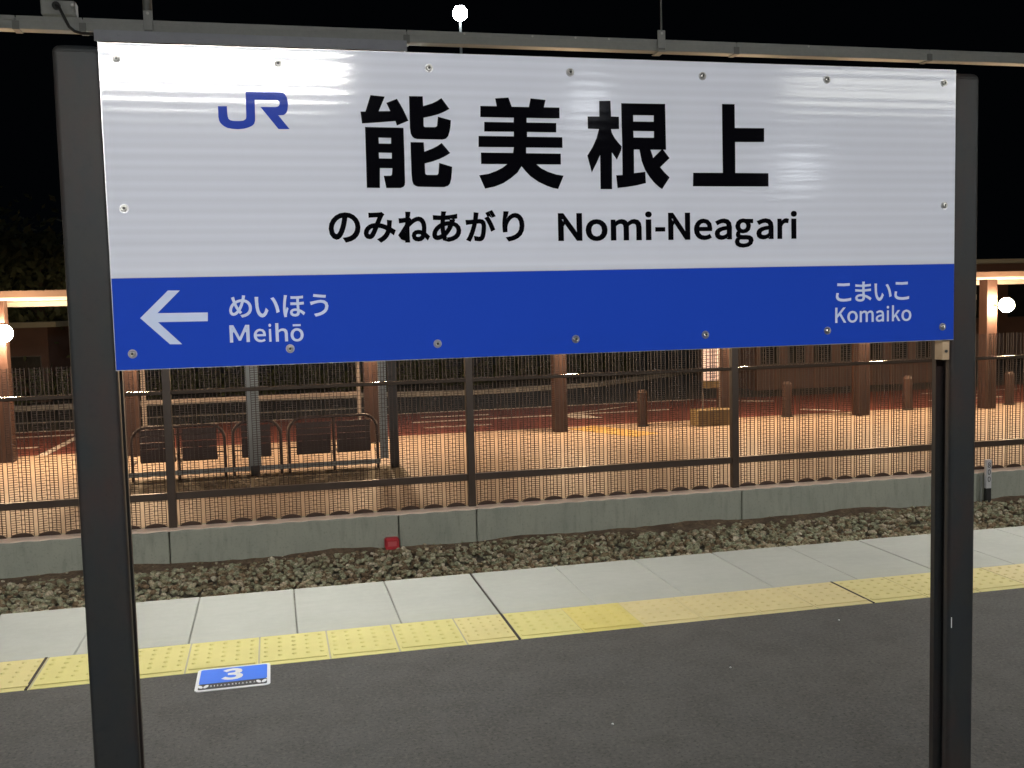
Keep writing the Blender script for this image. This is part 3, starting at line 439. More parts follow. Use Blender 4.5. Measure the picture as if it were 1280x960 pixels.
# ballast stones
bm = bmesh.new(); bmesh.ops.create_icosphere(bm, subdivisions=1, radius=1)
ico_v = np.array([p.co[:] for p in bm.verts]); ico_f = np.array([[q.index for q in fc.verts] for fc in bm.faces]); bm.free()
def stones(n, x0, x1, y0, y1, z, seed, smin=.016, smax=.034):
    r = np.random.default_rng(seed); V = []; F = []
    for i in range(n):
        s = r.uniform(smin, smax)*np.array([r.uniform(.8, 1.5), r.uniform(.7, 1.2), r.uniform(.55, .9)])
        q = ico_v*(1+r.uniform(-.22, .22, (12, 1)))*s
        a, bb = r.uniform(0, 6.28), r.uniform(-.6, .6)
        Rz = np.array([[math.cos(a), -math.sin(a), 0], [math.sin(a), math.cos(a), 0], [0, 0, 1]])
        Rx = np.array([[1, 0, 0], [0, math.cos(bb), -math.sin(bb)], [0, math.sin(bb), math.cos(bb)]])
        q = q@Rx.T@Rz.T
        px, py = r.uniform(x0, x1), r.uniform(y0, y1)
        q += np.array([px, py, z(px, py)+r.uniform(-.012, .03)])
        F.append(ico_f+12*i); V.append(q)
    me = bpy.data.meshes.new('ballast_stones'); me.from_pydata(np.vstack(V).tolist(), [], np.vstack(F).tolist()); me.materials.append(M_stone); return me
def edge_y(px): return 10.27+0.09*math.sin(px*0.9+.6)+0.05*math.sin(px*2.7)
def stone_z(px, py): return -1.022-0.05*max(0, (py-edge_y(px))/0.1)
me = stones(17000, -6.5, 15.5, 8.6, 10.36, stone_z, 3, .015, .035)
link('ballast_stones', me, None, label='grey and brown crushed stone ballast between platform and concrete wall', cat='ballast', kind='stuff')
me = stones(500, -6.5, 15.5, 10.2, 10.5, lambda a, c: -1.02, 5, .010, .022)
link('scattered_stones', me, None, label='few small stones scattered on brown soil strip at wall foot', cat='stones', kind='stuff')

ZP = -0.747
plaza = MB().box(-40, 60, 10.75, 17.55, ZP-0.4, ZP).obj('plaza_paving', M_pave, kind='structure')
MB().prism([(-40, 17.552), (60, 17.552), (60, 21.3), (11.2, 21.3), (9.4, 21.6), (-40, 21.6)], ZP-0.4, ZP-0.03).obj('red_bus_bay', M_red, kind='structure')
road = MB().box(-60, 90, 21.0, 30, ZP-0.5, ZP-0.036).obj('road', M_road, kind='structure')
MB().box(-220, 260, 29.9, 320, ZP-0.6, ZP+0.02).obj('ground', M_ground, kind='structure')
# yellow guide path on the plaza
def strip(p0, p1, wd, z, m, name, parent=None):
    a = Vector((*p0, 0)); c = Vector((*p1, 0)); d = (c-a).normalized(); n = Vector((-d.y, d.x, 0))*wd/2
    pts = [a-n, c-n, c+n, a+n]
    return MB().prism([(p.x, p.y) for p in pts], z, z+0.004).obj(name, m, parent)
strip((5.35, 17.35), (6.05, 15.9), 0.62, ZP+0.001, M_tact, 'guide_path', plaza)
# white markings
ZM = ZP-0.03+0.001
bay = bpy.data.objects['red_bus_bay']
for p0, p1, wd in (((-30, 21.5), (9.3, 21.5), 0.13), ((9.35, 21.2), (10.7, 20.3), 0.13), ((-3.76, 17.6), (-3.55, 21.3), 0.14), ((-6.2, 20.6), (-3.75, 20.6), 0.13), ((-6.2, 18.9), (-4.05, 18.9), 0.12),
                   ((2.6, 19.75), (8.0, 19.75), 0.10), ((2.9, 20.6), (4.3, 20.5), 0.10), ((5.4, 19.6), (7.4, 20.75), 0.10), ((13.6, 18.9), (15.4, 18.95), 0.12), ((14.4, 20.3), (17.0, 20.3), 0.12), ((10.4, 18.6), (10.9, 18.0), .14),
                   ((14.2, 19.6), (15.8, 19.6), 0.10), ((2.7, 18.8), (4.0, 18.8), 0.12)):
    strip(p0, p1, wd, ZM, M_mark, 'lane_marking', bay)
MB().prism([(5.50, 19.95), (5.75, 19.0), (6.25, 18.9), (6.05, 19.6)], ZM+0.005, ZM+0.009).obj('lane_marking', M_mark, bay)
strip((-9, 23.5), (2.6, 23.2), 0.16, ZP-0.035, M_mark, 'lane_marking', road)
# far kerb (real step), bending away to the right
kp = [(-30, 26.6), (0, 26.3), (5, 25.25), (8.5, 26.0), (11.3, 28.2), (13.5, 29.9)]
b = MB()
for (a, c) in zip(kp[:-1], kp[1:]):
    d = Vector((c[0]-a[0], c[1]-a[1])).normalized(); n = Vector((-d.y, d.x))*0.16
    b.prism([a, c, (c[0]+n.x, c[1]+n.y), (a[0]+n.x, a[1]+n.y)], ZP-0.04, ZP+0.09)
b.obj('kerb', M_kerb, kind='structure')
MB().prism([(p[0], p[1]+0.17) for p in kp]+[(13.5, 31), (-30, 31)], ZP-0.04, ZP+0.07).obj('verge', M_ground, kind='structure')

# ================================================================== concrete wall under the fence
X0_ = 2.062; PER_ = (3.068-0.09)/12
cw = thing('concrete_wall', 'low weathered concrete block wall carrying the brown mesh fence beside the ballast', 'wall')
bx = [-9, -7.2, -4.13, -1.08, 1.2, 2.03, 5.09, 8.16, 11.22, 14.3, 17]
for a, c in zip(bx[:-1], bx[1:]):
    dz = random.uniform(-.004, .004)
    MB().box(a+0.006, c-0.006, 10.425+random.uniform(-.006, .006), 10.745, -1.25, -0.665+dz, 0.008).obj('concrete_block', M_curb, cw)
V = []; n = 900
for i in range(n+1):
    x = -9+26*i/n; yf = 10.450+0.016*math.cos(2*PI*(x-X0_)/PER_)+random.uniform(-.002, .002)
    V += [(x, yf, -0.668), (x, yf, -0.655), (x, 10.62, -0.655)]
F = []
for i in range(n): F += [(3*i, 3*i+3, 3*i+4, 3*i+1), (3*i+1, 3*i+4, 3*i+5, 3*i+2)]
MB().add(V, F).obj('painted_light_cap', M_caplight, cw)  # added strip that paints the lamplit wall top, edge waved like the mesh
MB().box(-9, 17, 10.58, 10.74, -1.25, -0.70).obj('joint_filler', M_joint, cw)

# ================================================================== fence
fence = thing('mesh_fence', 'brown wave mesh fence with square posts and rails along the concrete wall', 'fence')
BAY = 3.068; X0 = 2.017; YF = 10.60
post_me = MB().box(-0.04, 0.04, YF-0.04, YF+0.04, -0.66, 1.02, 0.004).box(-0.044, 0.044, YF-0.044, YF+0.044, 1.02, 1.035).mesh('post', M_fence)
rail_me = MB().box(0.042, BAY-0.042, YF-0.028, YF+0.022, -0.018, 0.02, 0.004).mesh('top_rail', M_rail)
low_me = MB().box(0.042, BAY-0.042, YF-0.025, YF+0.02, -0.036, 0.036, 0.003).mesh('lower_rail', M_fence)
PER = (BAY-0.09)/12; AMP = 0.048
def arc(u):  # u in 0..1 along one wave; cusps point towards the platform
    return YF+0.028+AMP*(math.sin(PI*u)**0.8 if 0 < u < 1 else 0)
def mesh_panel():
    V = []; F = []
    seg = 8
    xs_ = []; ys_ = []
    for p in range(12):
        for k in range(seg):
            u = k/seg; xs_.append(0.045+(p+u)*PER); ys_.append(arc(u))
    xs_.append(0.045+12*PER); ys_.append(arc(0))
    n = len(xs_)
    r = 0.0027
    zs = np.arange(-0.635, 1.0, 0.0235)
    for iz, z in enumerate(zs):                      # horizontal wires: triangular section following each wave
        for p in range(12):
            us = [0.085+0.83*k/8 for k in range(9)]
            o = len(V)
            for u in us:
                x_ = 0.045+(p+u)*PER; y_ = arc(u)
                V += [(x_, y_-r, z-r), (x_, y_-r, z+r), (x_, y_+r, z)]
            for i in range(8):
                if iz % 2 and i in (3, 4) : continue
                a = o+3*i
                for k in range(3): F.append((a+k, a+(k+1) % 3, a+3+(k+1) % 3, a+3+k))
    for p in range(12):                              # vertical wires
        for u, rr in ((0.085, .0032), (0.26, .0038), (0.45, .0034), (0.575, .0034), (0.74, .0038), (0.915, .0032)):
            x_ = 0.045+(p+u)*PER; y_ = arc(u)-0.004; o = len(V)
            for z in (-0.65, 1.0): V += [(x_-rr, y_-rr, z), (x_+rr, y_-rr, z), (x_+rr, y_+rr, z), (x_-rr, y_+rr, z)]
            F += [(o+k, o+(k+1) % 4, o+4+(k+1) % 4, o+4+k) for k in range(4)]
    me = bpy.data.meshes.new('mesh_panel'); me.from_pydata(V, [], F); me.materials.append(M_mesh); return me
def bottom_plate():
    b = MB()
    for p in range(12):                              # low arched foot under each wave
        a = 0.045+(p+0.08)*PER; wd = PER*0.84; n = 10
        pts = [(a+wd*k/n, -0.6545+0.008+0.036*math.sin(PI*k/n)**0.6) for k in range(n+1)]
        prof = [(a+wd, -0.6545), (a, -0.6545)]+pts
        b.add([(x, YF+0.010, z) for x, z in prof]+[(x, YF+0.018, z) for x, z in prof],
              [tuple(range(len(prof))), tuple(range(2*len(prof)-1, len(prof)-1, -1))]+[(i, (i+1) % len(prof), (i+1) % len(prof)+len(prof), i+len(prof)) for i in range(len(prof))])
    return b.mesh('scalloped_foot', M_mesh)
panel_me = mesh_panel(); foot_me = bottom_plate()
for k in range(-3, 5):
    x = X0+k*BAY
    link('post', post_me, fence, loc=(x, 0, 0))
    if k < 4:
        link('top_rail', rail_me, fence, loc=(x, 0, 0.705))
        link('lower_rail', low_me, fence, loc=(x, 0, -0.34))
        link('mesh_panel', panel_me, fence, kind='stuff', loc=(x, 0, 0))
        link('scalloped_foot', foot_me, fence, loc=(x, 0, 0))

# red marker block and kilometre post by the wall
t = thing('red_marker', 'small red plastic block on the soil against the concrete wall', 'marker', loc=(1.118, 10.40, -0.99))
MB().box(-0.075, 0.075, -0.05, 0.05, -0.03, 0.105, 0.018).obj('body', M_redbox, t)
MB().box(-0.045, 0.045, -0.056, -0.051, 0.02, 0.07, 0.002).obj('worn_face', mat('red_worn', (0.5, 0.09, 0.10), rough=.5), t)
t = thing('distance_post', 'slim white distance post with black foot and vertical digits before the concrete wall', 'marker post', loc=(8.25, 10.36, -0.99))
MB().box(-0.036, 0.036, -0.02, 0.02, -0.05, 0.155, 0.003).obj('black_foot', M_kmblack, t)
MB().box(-0.036, 0.036, -0.02, 0.02, 0.156, 0.50, 0.003).obj('white_plate', M_kmwhite, t)
for i, g in enumerate(('n8', 'n0', 'n0')):
    o = link('digit', flat_curve('digit', scaled(GN[g], 0.062, 0.062, -0.018, 0), M_kmblack, 0.0012), t)
    o.rotation_euler = (PI/2, 0, 0); o.location = (0, -0.0225, 0.405-i*0.085)
MB().cyl((-0.07, 0.03, -0.05), (-0.07, 0.03, 0.30), 0.012, n=8).obj('stake', M_grey, t)

# ================================================================== the station name sign
sign = thing('station_name_sign', 'white and blue station name board with large black characters held between two dark posts', 'station sign', loc=(0.6, 2.03, 0))
YS = 2.016
def sp(o):   # children built in world coordinates
    o.matrix_parent_inverse = Matrix.Translation((-0.6, -2.03, 0)); return o
XL, XR, ZB, ZT, ZMID = -0.2885, 1.5115, 1.3935, 1.997, 1.5665
def tube_post(x0, x1, name='post'):
    """channel-shaped upright: rounded front face, recessed web, rear flange"""
    b = MB(); y0 = YS+0.006
    ins = 0.020
    front = [(x1, y0+0.020), (x0, y0+0.020)]+[(x0+0.009-0.009*math.cos(a), y0+0.009-0.009*math.sin(a)) for a in [PI/2*k/5 for k in range(6)]]+[(x1-0.009+0.009*math.sin(a), y0+0.009-0.009*math.cos(a)) for a in [PI/2*k/5 for k in range(6)]]
    b.prism(front, 0.0, ZT-0.018)
    b.box(x0+ins, x1-ins, y0+0.0205, y0+0.055, 0.0, ZT-0.018)
    b.box(x0, x1, y0+0.0555, y0+0.070, 0.0, ZT-0.018)
    # domed cap
    prof = rounded(x0, x1, y0, y0+0.070, 0.009, 5); n = len(prof); cx, cy = (x0+x1)/2, y0+0.035
    V = []
    for z, q_ in [(ZT-0.0175, 0)]+[(ZT-0.0175+0.014*math.sin(a), 0.014*(1-math.cos(a))) for a in (0.35, 0.7, 1.05, 1.35, PI/2)]:
        for px, py in prof: V.append((cx+(px-cx)*(1-q_/(x1-x0)*2), cy+(py-cy)*(1-q_/0.07*2), z))
    b.add(V, [(r*n+i, r*n+(i+1) % n, (r+1)*n+(i+1) % n, (r+1)*n+i) for r in range(5) for i in range(n)])
    b.add(V[-n:], [tuple(range(n))])
    return b.obj(name, M_post, sign)
pl_ = sp(tube_post(-0.3690, -0.2860)); pr_ = sp(tube_post(1.5100, 1.5780))
for px0, px1 in ((-0.41, -0.245), (1.47, 1.62)):
    sp(MB().box(px0, px1, YS-0.03, YS+0.115, 0.0, 0.010, 0.002).obj('base_plate', M_post, sign))
panel = sp(MB().box(XL, XR, YS+0.0015, YS+0.006, ZB, ZT).obj('panel', M_alu, sign))
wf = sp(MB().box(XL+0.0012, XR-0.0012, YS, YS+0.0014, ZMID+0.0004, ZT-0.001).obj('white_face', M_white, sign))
bf = sp(MB().box(XL+0.0012, XR-0.0012, YS, YS+0.0014, ZB+0.0015, ZMID-0.0004).obj('blue_band', M_blue, sign))
b = MB()
for z0, z1 in ((ZB+0.03, ZB+0.06), (ZT-0.06, ZT-0.03), (1.68, 1.71)): b.box(XL+0.005, XR-0.005, YS+0.008, YS+0.034, z0, z1)
sp(b.obj('backing_rail', M_post, sign))
names = {'k': ('character', M_black), 'j': ('logo', M_logo), 'w': ('character', M_pale)}
for g, wd, pl in GLYPHS:
    if g[0] == 'n': continue
    nm, mm = names[g]
    if g == 'w' and pl is GLYPHS[-4][2]: nm = 'arrow'
    me = flat_curve(nm, [pairs(q) for q in pl], mm, wd+(0.0004 if wd > 0.001 else 0))
    # lay in the sign plane: x stays, y becomes height
    for vtx in me.vertices:
        x, y, z = vtx.co; vtx.co = (x, YS-0.0008, y)
    me.update(); sp(link(nm, me, sign))
screw_me = None
SC = [(-0.257+0.2895*i, 1.967) for i in range(7)]+[(-0.257+0.2897*i, 1.4245) for i in range(7)]+[(-0.258, 1.695), (1.483, 1.697)]
b = MB(); b.cyl((0, 0.0, 0), (0, -0.0016, 0), 0.0086, 0.0082, 16)
wm = b.mesh('washer', M_alu)
b = MB(); V = []; n = 14
for r, y in ((0.0066, -0.0016), (0.0062, -0.0034), (0.0048, -0.0050), (0.0030, -0.0056), (0.0026, -0.0040)):
    V += [(r*math.cos(2*PI*k/n), y, r*math.sin(2*PI*k/n)) for k in range(n)]
b.add(V, [(j*n+k, (j+1)*n+k, (j+1)*n+(k+1) % n, j*n+(k+1) % n) for j in range(4) for k in range(n)], True)
hm = b.mesh('screw', M_steel)
b = MB(); b.cyl((0, -0.0039, 0), (0, -0.0043, 0), 0.0027, n=6, smooth=False); km = b.mesh('socket', M_darksteel)
for x, z in SC:
    o = link('screw', hm, sign); sp(o); o.location = (x, YS, z)
    c = link('washer', wm, o); c2 = link('socket', km, o)
# corner bracket seen under the right end of the board
sp(MB().box(1.4905, 1.5095, YS+0.012, YS+0.040, 1.348, 1.3925, 0.001).obj('bracket', M_block, sign))
sp(MB().cyl((1.4995, YS+0.0115, 1.368), (1.4995, YS+0.009, 1.368), 0.0035, n=10).obj('bracket_screw', M_darksteel, sign))
# scratch on right post
sp(MB().box(1.5155, 1.5170, YS+0.0048, YS+0.0062, 0.72, 0.745).obj('scratch', M_stkwhite, sign))

# ================================================================== lighting ducts over the platform
def duct(name, y, z0, z1, x0, x1, label, joints, brackets):
    t = thing(name, label, 'cable duct', loc=((x0+x1)/2, y, z0)); inv = Matrix.Translation((-(x0+x1)/2, -y, -z0))
    def q(o): o.matrix_parent_inverse = inv; return o
    ed = sorted([x0]+joints+[x1])
    for a, c in zip(ed[:-1], ed[1:]):
        q(MB().box(a+0.0015, c-0.0015, y-0.035, y+0.035, z0, z1, 0.003).obj('duct_section', M_duct, t))
        q(MB().box(a+0.003, c-0.003, y-0.0385, y-0.0355, z1-0.018, z1+0.002).obj('lid_lip', M_duct, t))
    for a in joints:
        q(MB().box(a-0.016, a+0.016, y-0.041, y+0.040, z0-0.004, z1-0.022, 0.001).obj('joint_clip', M_duct2, t))
    for a in brackets:
        q(MB().box(a-0.022, a+0.022, y-0.050, y-0.0415, z0-0.002, z1+0.050, 0.002).box(a-0.022, a+0.022, y-0.050, y+0.045, z0-0.008, z0-0.0045).obj('hanger_bracket', M_duct, t))
        q(MB().box(a-0.018, a+0.018, y-0.0535, y-0.0505, z0+0.003, z0+0.012).obj('bracket_slot', M_duct2, t))
        q(MB().cyl((a, y-0.046, z1+0.032), (a, y-0.056, z1+0.032), 0.007, n=8).obj('bolt', M_steel, t))
    return t, q
df, q = duct('cable_duct', 5.40, 2.872, 2.931, -7, 13, 'long grey cable duct hung high over the platform edge', [-3.6, -1.13, -0.83, 0.745, 2.605, 3.84, 6.6], [-0.527, 2.152, 4.83, -3.2])
for a, r in ((-0.527, 0.022), (2.152, 0.0055), (4.83, 0.0055), (-3.2, 0.0055)):
    q(MB().cyl((a, 5.354, 2.975), (a, 5.354, 3.6), r, n=8).obj('hanger_rod', M_duct2, df))
q(MB().box(-7, 13, 5.25, 5.46, 3.6, 3.75).obj('hanger_beam', M_post, df))
for a in (1.05, 1.42, 1.66, 1.85, 3.05): q(MB().cyl((a, 5.36, 2.925), (a, 5.358, 2.925), 0.006, n=8).obj('bolt', M_steel, df))
dr, q2 = duct('cable_duct', -1.82, 2.872, 2.931, -7, 13, 'grey cable duct hung over the platform behind the viewer', [-3.6, 0.9, 3.4, 6.6], [-2.6, 2.1, 6.8])
for a in (-2.6, 2.1, 6.8): q2(MB().cyl((a, -1.866, 2.975), (a, -1.866, 3.6), 0.0055, n=8).obj('hanger_rod', M_duct2, dr))
q2(MB().box(-7, 13, -1.97, -1.76, 3.6, 3.75).obj('hanger_beam', M_post, dr))

def fixture(label, x0, y, trough, length=1.515):
    t = thing('tube_light', label, 'tube light', 'fluorescent tube lights under the cable ducts', loc=(x0, y, 2.87))
    if trough:    # deep white reflector, tubes recessed
        b = MB(); b.box(0, length, -0.069, 0.069, -0.002, 0.0); b.box(0, length, -0.075, -0.0695, -0.052, 0.0); b.box(0, length, 0.0695, 0.075, -0.014, 0.0)
        b.box(0, 0.006, -0.069, -0.01, -0.040, -0.0022); b.box(length-0.006, length, -0.069, -0.01, -0.040, -0.0022)
        b.obj('housing', M_housing, t); zt = -0.0140
    else:
        MB().box(0, length, -0.062, 0.062, -0.034, 0.0, 0.004).obj('housing', M_housing, t); zt = -0.055
        for xx in (0.02, length-0.05): MB().box(xx, xx+0.03, -0.045, 0.045, -0.075, -0.0345, 0.003).obj('lamp_holder', M_housing, t)
    for yy in (-0.03, 0.03): MB().cyl((0.055, yy, zt), (length-0.055, yy, zt), 0.0105 if trough else 0.0125, n=12).obj('tube', M_tube, t)
    return t
FL = {-0.776: 'white tube light under the cable duct directly above the left half of the sign', 4.95: 'white tube light under the front duct beyond the right frame edge', -6.5: 'white tube light under the front duct beyond the left frame edge'}
proto = None
for x0 in (-0.776, 4.95, -6.5, 10.7):
    t = fixture(FL.get(x0, 'white tube light under the front duct far along to the right'), x0, 5.40, True)
for x0, lb in ((-1.06, 'white tube light under the rear duct nearest the camera, mirrored in the board'), (4.45, 'white tube light under the rear duct to the right, behind the camera'), (-6.9, 'white tube light under the rear duct to the left, behind the camera')):
    fixture(lb, x0, -1.82, False)
# junction box with its black lead
jb = thing('junction_box', 'small grey junction box with a black cable on top of the cable duct', 'junction box', loc=(-0.93, 5.36, 2.933))
MB().box(-0.078, 0.078, -0.04, 0.04, 0.0, 0.068, 0.005).obj('box', M_duct, jb)
MB().cyl((-0.005, -0.040, 0.038), (-0.005, -0.058, 0.038), 0.019, n=12).obj('cable_gland', M_cable, jb)
MB().tube([(-0.005, -0.058, 0.038), (0.012, -0.066, 0.022), (0.03, -0.062, -0.02), (0.048, -0.056, -0.06), (0.07, -0.05, -0.078), (0.10, -0.04, -0.084), (0.15, -0.02, -0.080)], 0.0075, 8).obj('cable', M_cable, jb)
MB().cyl((0.066, -0.044, 0.02), (0.070, -0.044, 0.02), 0.008, n=8).cyl((0.066, -0.042, 0.045), (0.0665, -0.047, 0.045), 0.008, n=8).obj('bolt', M_steel, jb)

# ================================================================== canopy across the plaza
can = thing('plaza_canopy', 'long low pale canopy on brown pillars across the plaza', 'canopy')
YC = 16.93
MB().box(-30, 40, YC-0.14, YC-0.09, 1.790, 1.890).obj('fascia', M_fascia, can)
MB().box(-30, 40, YC-0.089, 20.3, 1.790, 1.87).obj('roof', M_fascia, can)
MB().box(-30, 40, YC-0.135, 20.3, 1.745, 1.788).obj('soffit', M_canopy, can)
PX = (-19.4, -16.3, -13.2, -10.1, -7.1, -4.08, -2.22, 1.563, 4.83, 7.96, 10.72, 13.47, 16.5, 19.6, 22.7, 25.8, 28.9)
pil_me = MB().box(-0.115, 0.115, YC-0.08, YC+0.15, ZP, 1.743, 0.006).mesh('pillar', M_brown)
for x in PX: link('pillar', pil_me, can, loc=(x, 0, 0))
MB().box(-30, 40, YC+1.6, YC+1.72, 1.66, 1.743).obj('beam', M_canopy, can)
# warm pillar lamps
lamp_names = {-4.08: 'bright warm lamp on the leftmost pillar at the left frame edge', -2.22: 'bright warm lamp on the pillar hidden by the left sign post', 1.563: 'bright warm lamp on the pillar behind the bench shelter',
              4.83: 'bright warm lamp on the pillar behind the middle of the fence', 7.96: 'bright warm lamp on the pillar beside the lit notice stand', 10.72: 'bright warm lamp on the pillar before the long reddish wall', 13.47: 'bright warm lamp on the pillar just right of the right sign post'}
def lamp(x, label):
    t = thing('pillar_lamp', label, 'lamp', 'warm lamps on the canopy pillars', loc=(x+0.14, YC-0.30, 1.25))
    link('globe', G_me, t); link('arm', A_me, t); link('cap', C_me, t)
    return t
G_me = MB().ball((0, 0, 0), 0.135, 20, 12).mesh('globe', M_warm)
A_me = MB().cyl((0, 0.10, 0.0), (-0.10, 0.215, 0.0), 0.02, n=8).mesh('arm', M_brown)
C_me = MB().cyl((0, 0, 0.130), (0, 0, 0.155), 0.075, 0.05, 12).mesh('cap', M_brown)
for x in PX:
    if -11 < x < 24:
        lamp(x, lamp_names.get(x) or 'warm pillar lamp outside the frame, %s pillar beyond the %s edge' % ({-10.1: 'second', -7.1: 'first', 16.5: 'first', 19.6: 'second', 22.7: 'third'}[x], 'left' if x < 0 else 'right'))

# bollards
bol_names = ((6.42, 17.1, 'brown bollard on the plaza between the yellow path and the notice stand'), (9.38, 17.3, 'brown bollard on the plaza just right of the middle fence post'), (12.03, 17.4, 'brown bollard on the plaza left of the right sign post'),
             (14.25, 17.3, 'brown bollard at the right frame edge beyond the right sign post'))
first = None
for x, y, lb in bol_names:
    if first is None:
        first = thing('bollard', lb, 'bollard', 'brown bollards along the plaza edge', loc=(x, y, ZP))
        MB().cyl((0, 0, 0), (0, 0, 0.61), 0.088, n=16).obj('shaft', M_brown, first)
        MB().cyl((0, 0, 0.61), (0, 0, 0.66), 0.092, 0.06, 16).obj('cap', M_brown, first)
        MB().cyl((0, 0, 0.0), (0, 0, 0.03), 0.105, n=16).obj('collar', M_dark, first)
    else: copy_tree(first, None, (x, y, ZP), lb)

# lit notice stand
t = thing('notice_stand', 'lit narrow notice panel on two thin poles over an ochre base box', 'notice stand', loc=(7.60, 16.75, ZP))
MB().box(-0.34, 0.34, -0.18, 0.18, 0.0, 0.29, 0.008).obj('base_box', M_boxy, t)
for x in (-0.17, 0.15): MB().cyl((x, 0, 0.29), (x, 0, 1.95), 0.014, n=8).obj('pole', M_palep, t)
MB().box(-0.145, 0.125, -0.03, 0.03, 0.80, 1.93, 0.004).obj('lit_panel', M_panel, t)
MB().box(-0.145, 0.125, -0.03, 0.03, 0.66, 0.79, 0.004).obj('lower_panel', M_boxy, t)
b = MB()
for k in range(16):
    z = 0.86+k*0.064; b.box(-0.125, 0.105, -0.0335, -0.031, z, z+0.010)
b.box(-0.035, -0.025, -0.0372, -0.034, 0.83, 1.9); b.box(0.04, 0.05, -0.0372, -0.034, 0.83, 1.9)
b.obj('printed_line', M_panelink, t)

# ================================================================== bench shelter
sh = thing('bench_shelter', 'small open shelter with grey posts and one dark post around the benches', 'shelter', loc=(-0.3, 14.3, ZP))
inv = Matrix.Translation((0.3, -14.3, -ZP))
def qs(o): o.matrix_parent_inverse = inv; return o
def profile(x, w_):   # ribbed grey upright
    b = MB(); b.box(x-w_/2, x-w_/2+0.035, 14.06, 14.12, -0.60, 1.6); b.box(x+w_/2-0.035, x+w_/2, 14.06, 14.12, -0.60, 1.6); b.box(x-w_/2+0.035, x+w_/2-0.035, 14.08, 14.10, -0.60, 1.6)
    return b
qs(profile(-0.300, 0.17).obj('post', M_grey, sh)); qs(MB().box(-0.36, -0.24, 14.04, 14.14, ZP, -0.598).obj('post_foot', M_dark, sh))
qs(profile(1.455, 0.11).obj('post', M_grey, sh)); qs(MB().box(1.54, 1.655, 14.03, 14.14, ZP, 1.6).obj('dark_post', M_dark, sh))
qs(profile(-2.20, 0.15).obj('post', M_grey, sh)); qs(MB().box(-2.26, -2.14, 14.04, 14.14, ZP, -0.598).obj('post_foot', M_dark, sh))
qs(MB().box(-2.1, 1.40, 14.075, 14.115, -0.665, -0.605).obj('foot_rail', M_grey, sh))
qs(MB().box(-2.45, 1.9, 13.5, 15.0, 1.6, 1.68, 0.01).obj('roof', M_canopy, sh))
qs(MB().box(-2.30, 1.70, 12.95, 14.25, ZP+0.001, ZP+0.012).obj('shade_patch', mat('painted_shade_olive', (0.15, 0.12, 0.075), rough=.8, noise=[(3, .5, (.11, .09, .06))]), sh))  # dark olive sheet painting the shelter's shade on the paving
# benches
def bench(name_label, x0, x1, zt, double, loc):
    t = thing('bench', name_label, 'bench', 'arched frame benches in the shelter', loc=loc)
    wd = x1-x0; r = 0.19; H = zt
    path = [(0, 0, 0)]+[(0, 0, H-r)]+[(r-r*math.cos(a), 0, H-r+r*math.sin(a)) for a in [PI/2*k/6 for k in range(1, 7)]]
    path += [(wd-r+r*math.sin(a), 0, H-r+r*math.cos(a)) for a in [PI/2*k/6 for k in range(0, 7)]]+[(wd, 0, 0)]
    MB().tube(path, 0.021, 8).obj('arch_frame', M_bench, t)
    spans = [(0.10, wd/2-0.045), (wd/2+0.045, wd-0.10)] if double else [(0.11, wd-0.13)]
    if double: MB().cyl((wd/2, 0, 0), (wd/2, 0, H), 0.018, n=8).obj('leg', M_bench, t)
    for a, c in spans:
        for k in range(5):
            z = 0.26+k*0.086
            MB().box(a, c, -0.012, 0.012, z, z+0.080, 0.004).obj('back_slat', M_bench, t)
        for k in range(3):
            MB().box(a, c, 0.03+k*0.11, 0.13+k*0.11, 0.235, 0.262, 0.004).obj('seat_slat', M_bench, t)
    b = MB()
    for xx in ([0, wd/2, wd] if double else [0, wd]): b.box(xx-0.015, xx+0.015, 0.022, 0.36, 0.205, 0.235)
    b.obj('seat_bearer', M_bench, t)
    b = MB(); b.box(0.02, wd-0.02, -0.006, 0.006, 0.34, 0.352); b.box(0.02, wd-0.02, -0.006, 0.006, 0.66 if H > .72 else 0.6, 0.672 if H > .72 else .612)
    b.obj('cross_bar', M_bench, t)
    return t
bench('dark arched double bench left of the grey shelter post', -1.88, -0.69, 0.715, True, (-1.88, 14.15, ZP+0.012))
bench('dark arched single bench in the middle of the shelter behind the grey post', -0.58, 0.05, 0.735, False, (-0.58, 14.15, ZP+0.012))
bench('dark arched double bench at the right end of the shelter', 0.16, 1.37, 0.75, True, (0.16, 14.15, ZP+0.012))

# pale gate frame behind the shelter
t = thing('barrier_frame', 'pale frame of two poles and a crossbar behind the shelter', 'barrier', loc=(-2.43, 20.3, ZP-0.03))
for x in (0, 4.06): MB().box(x-0.04, x+0.04, -0.03, 0.03, 0, 2.4).obj('pole', M_palep, t)
MB().box(0.042, 4.018, -0.025, 0.025, 0.55, 0.62).obj('crossbar', M_palep, t)

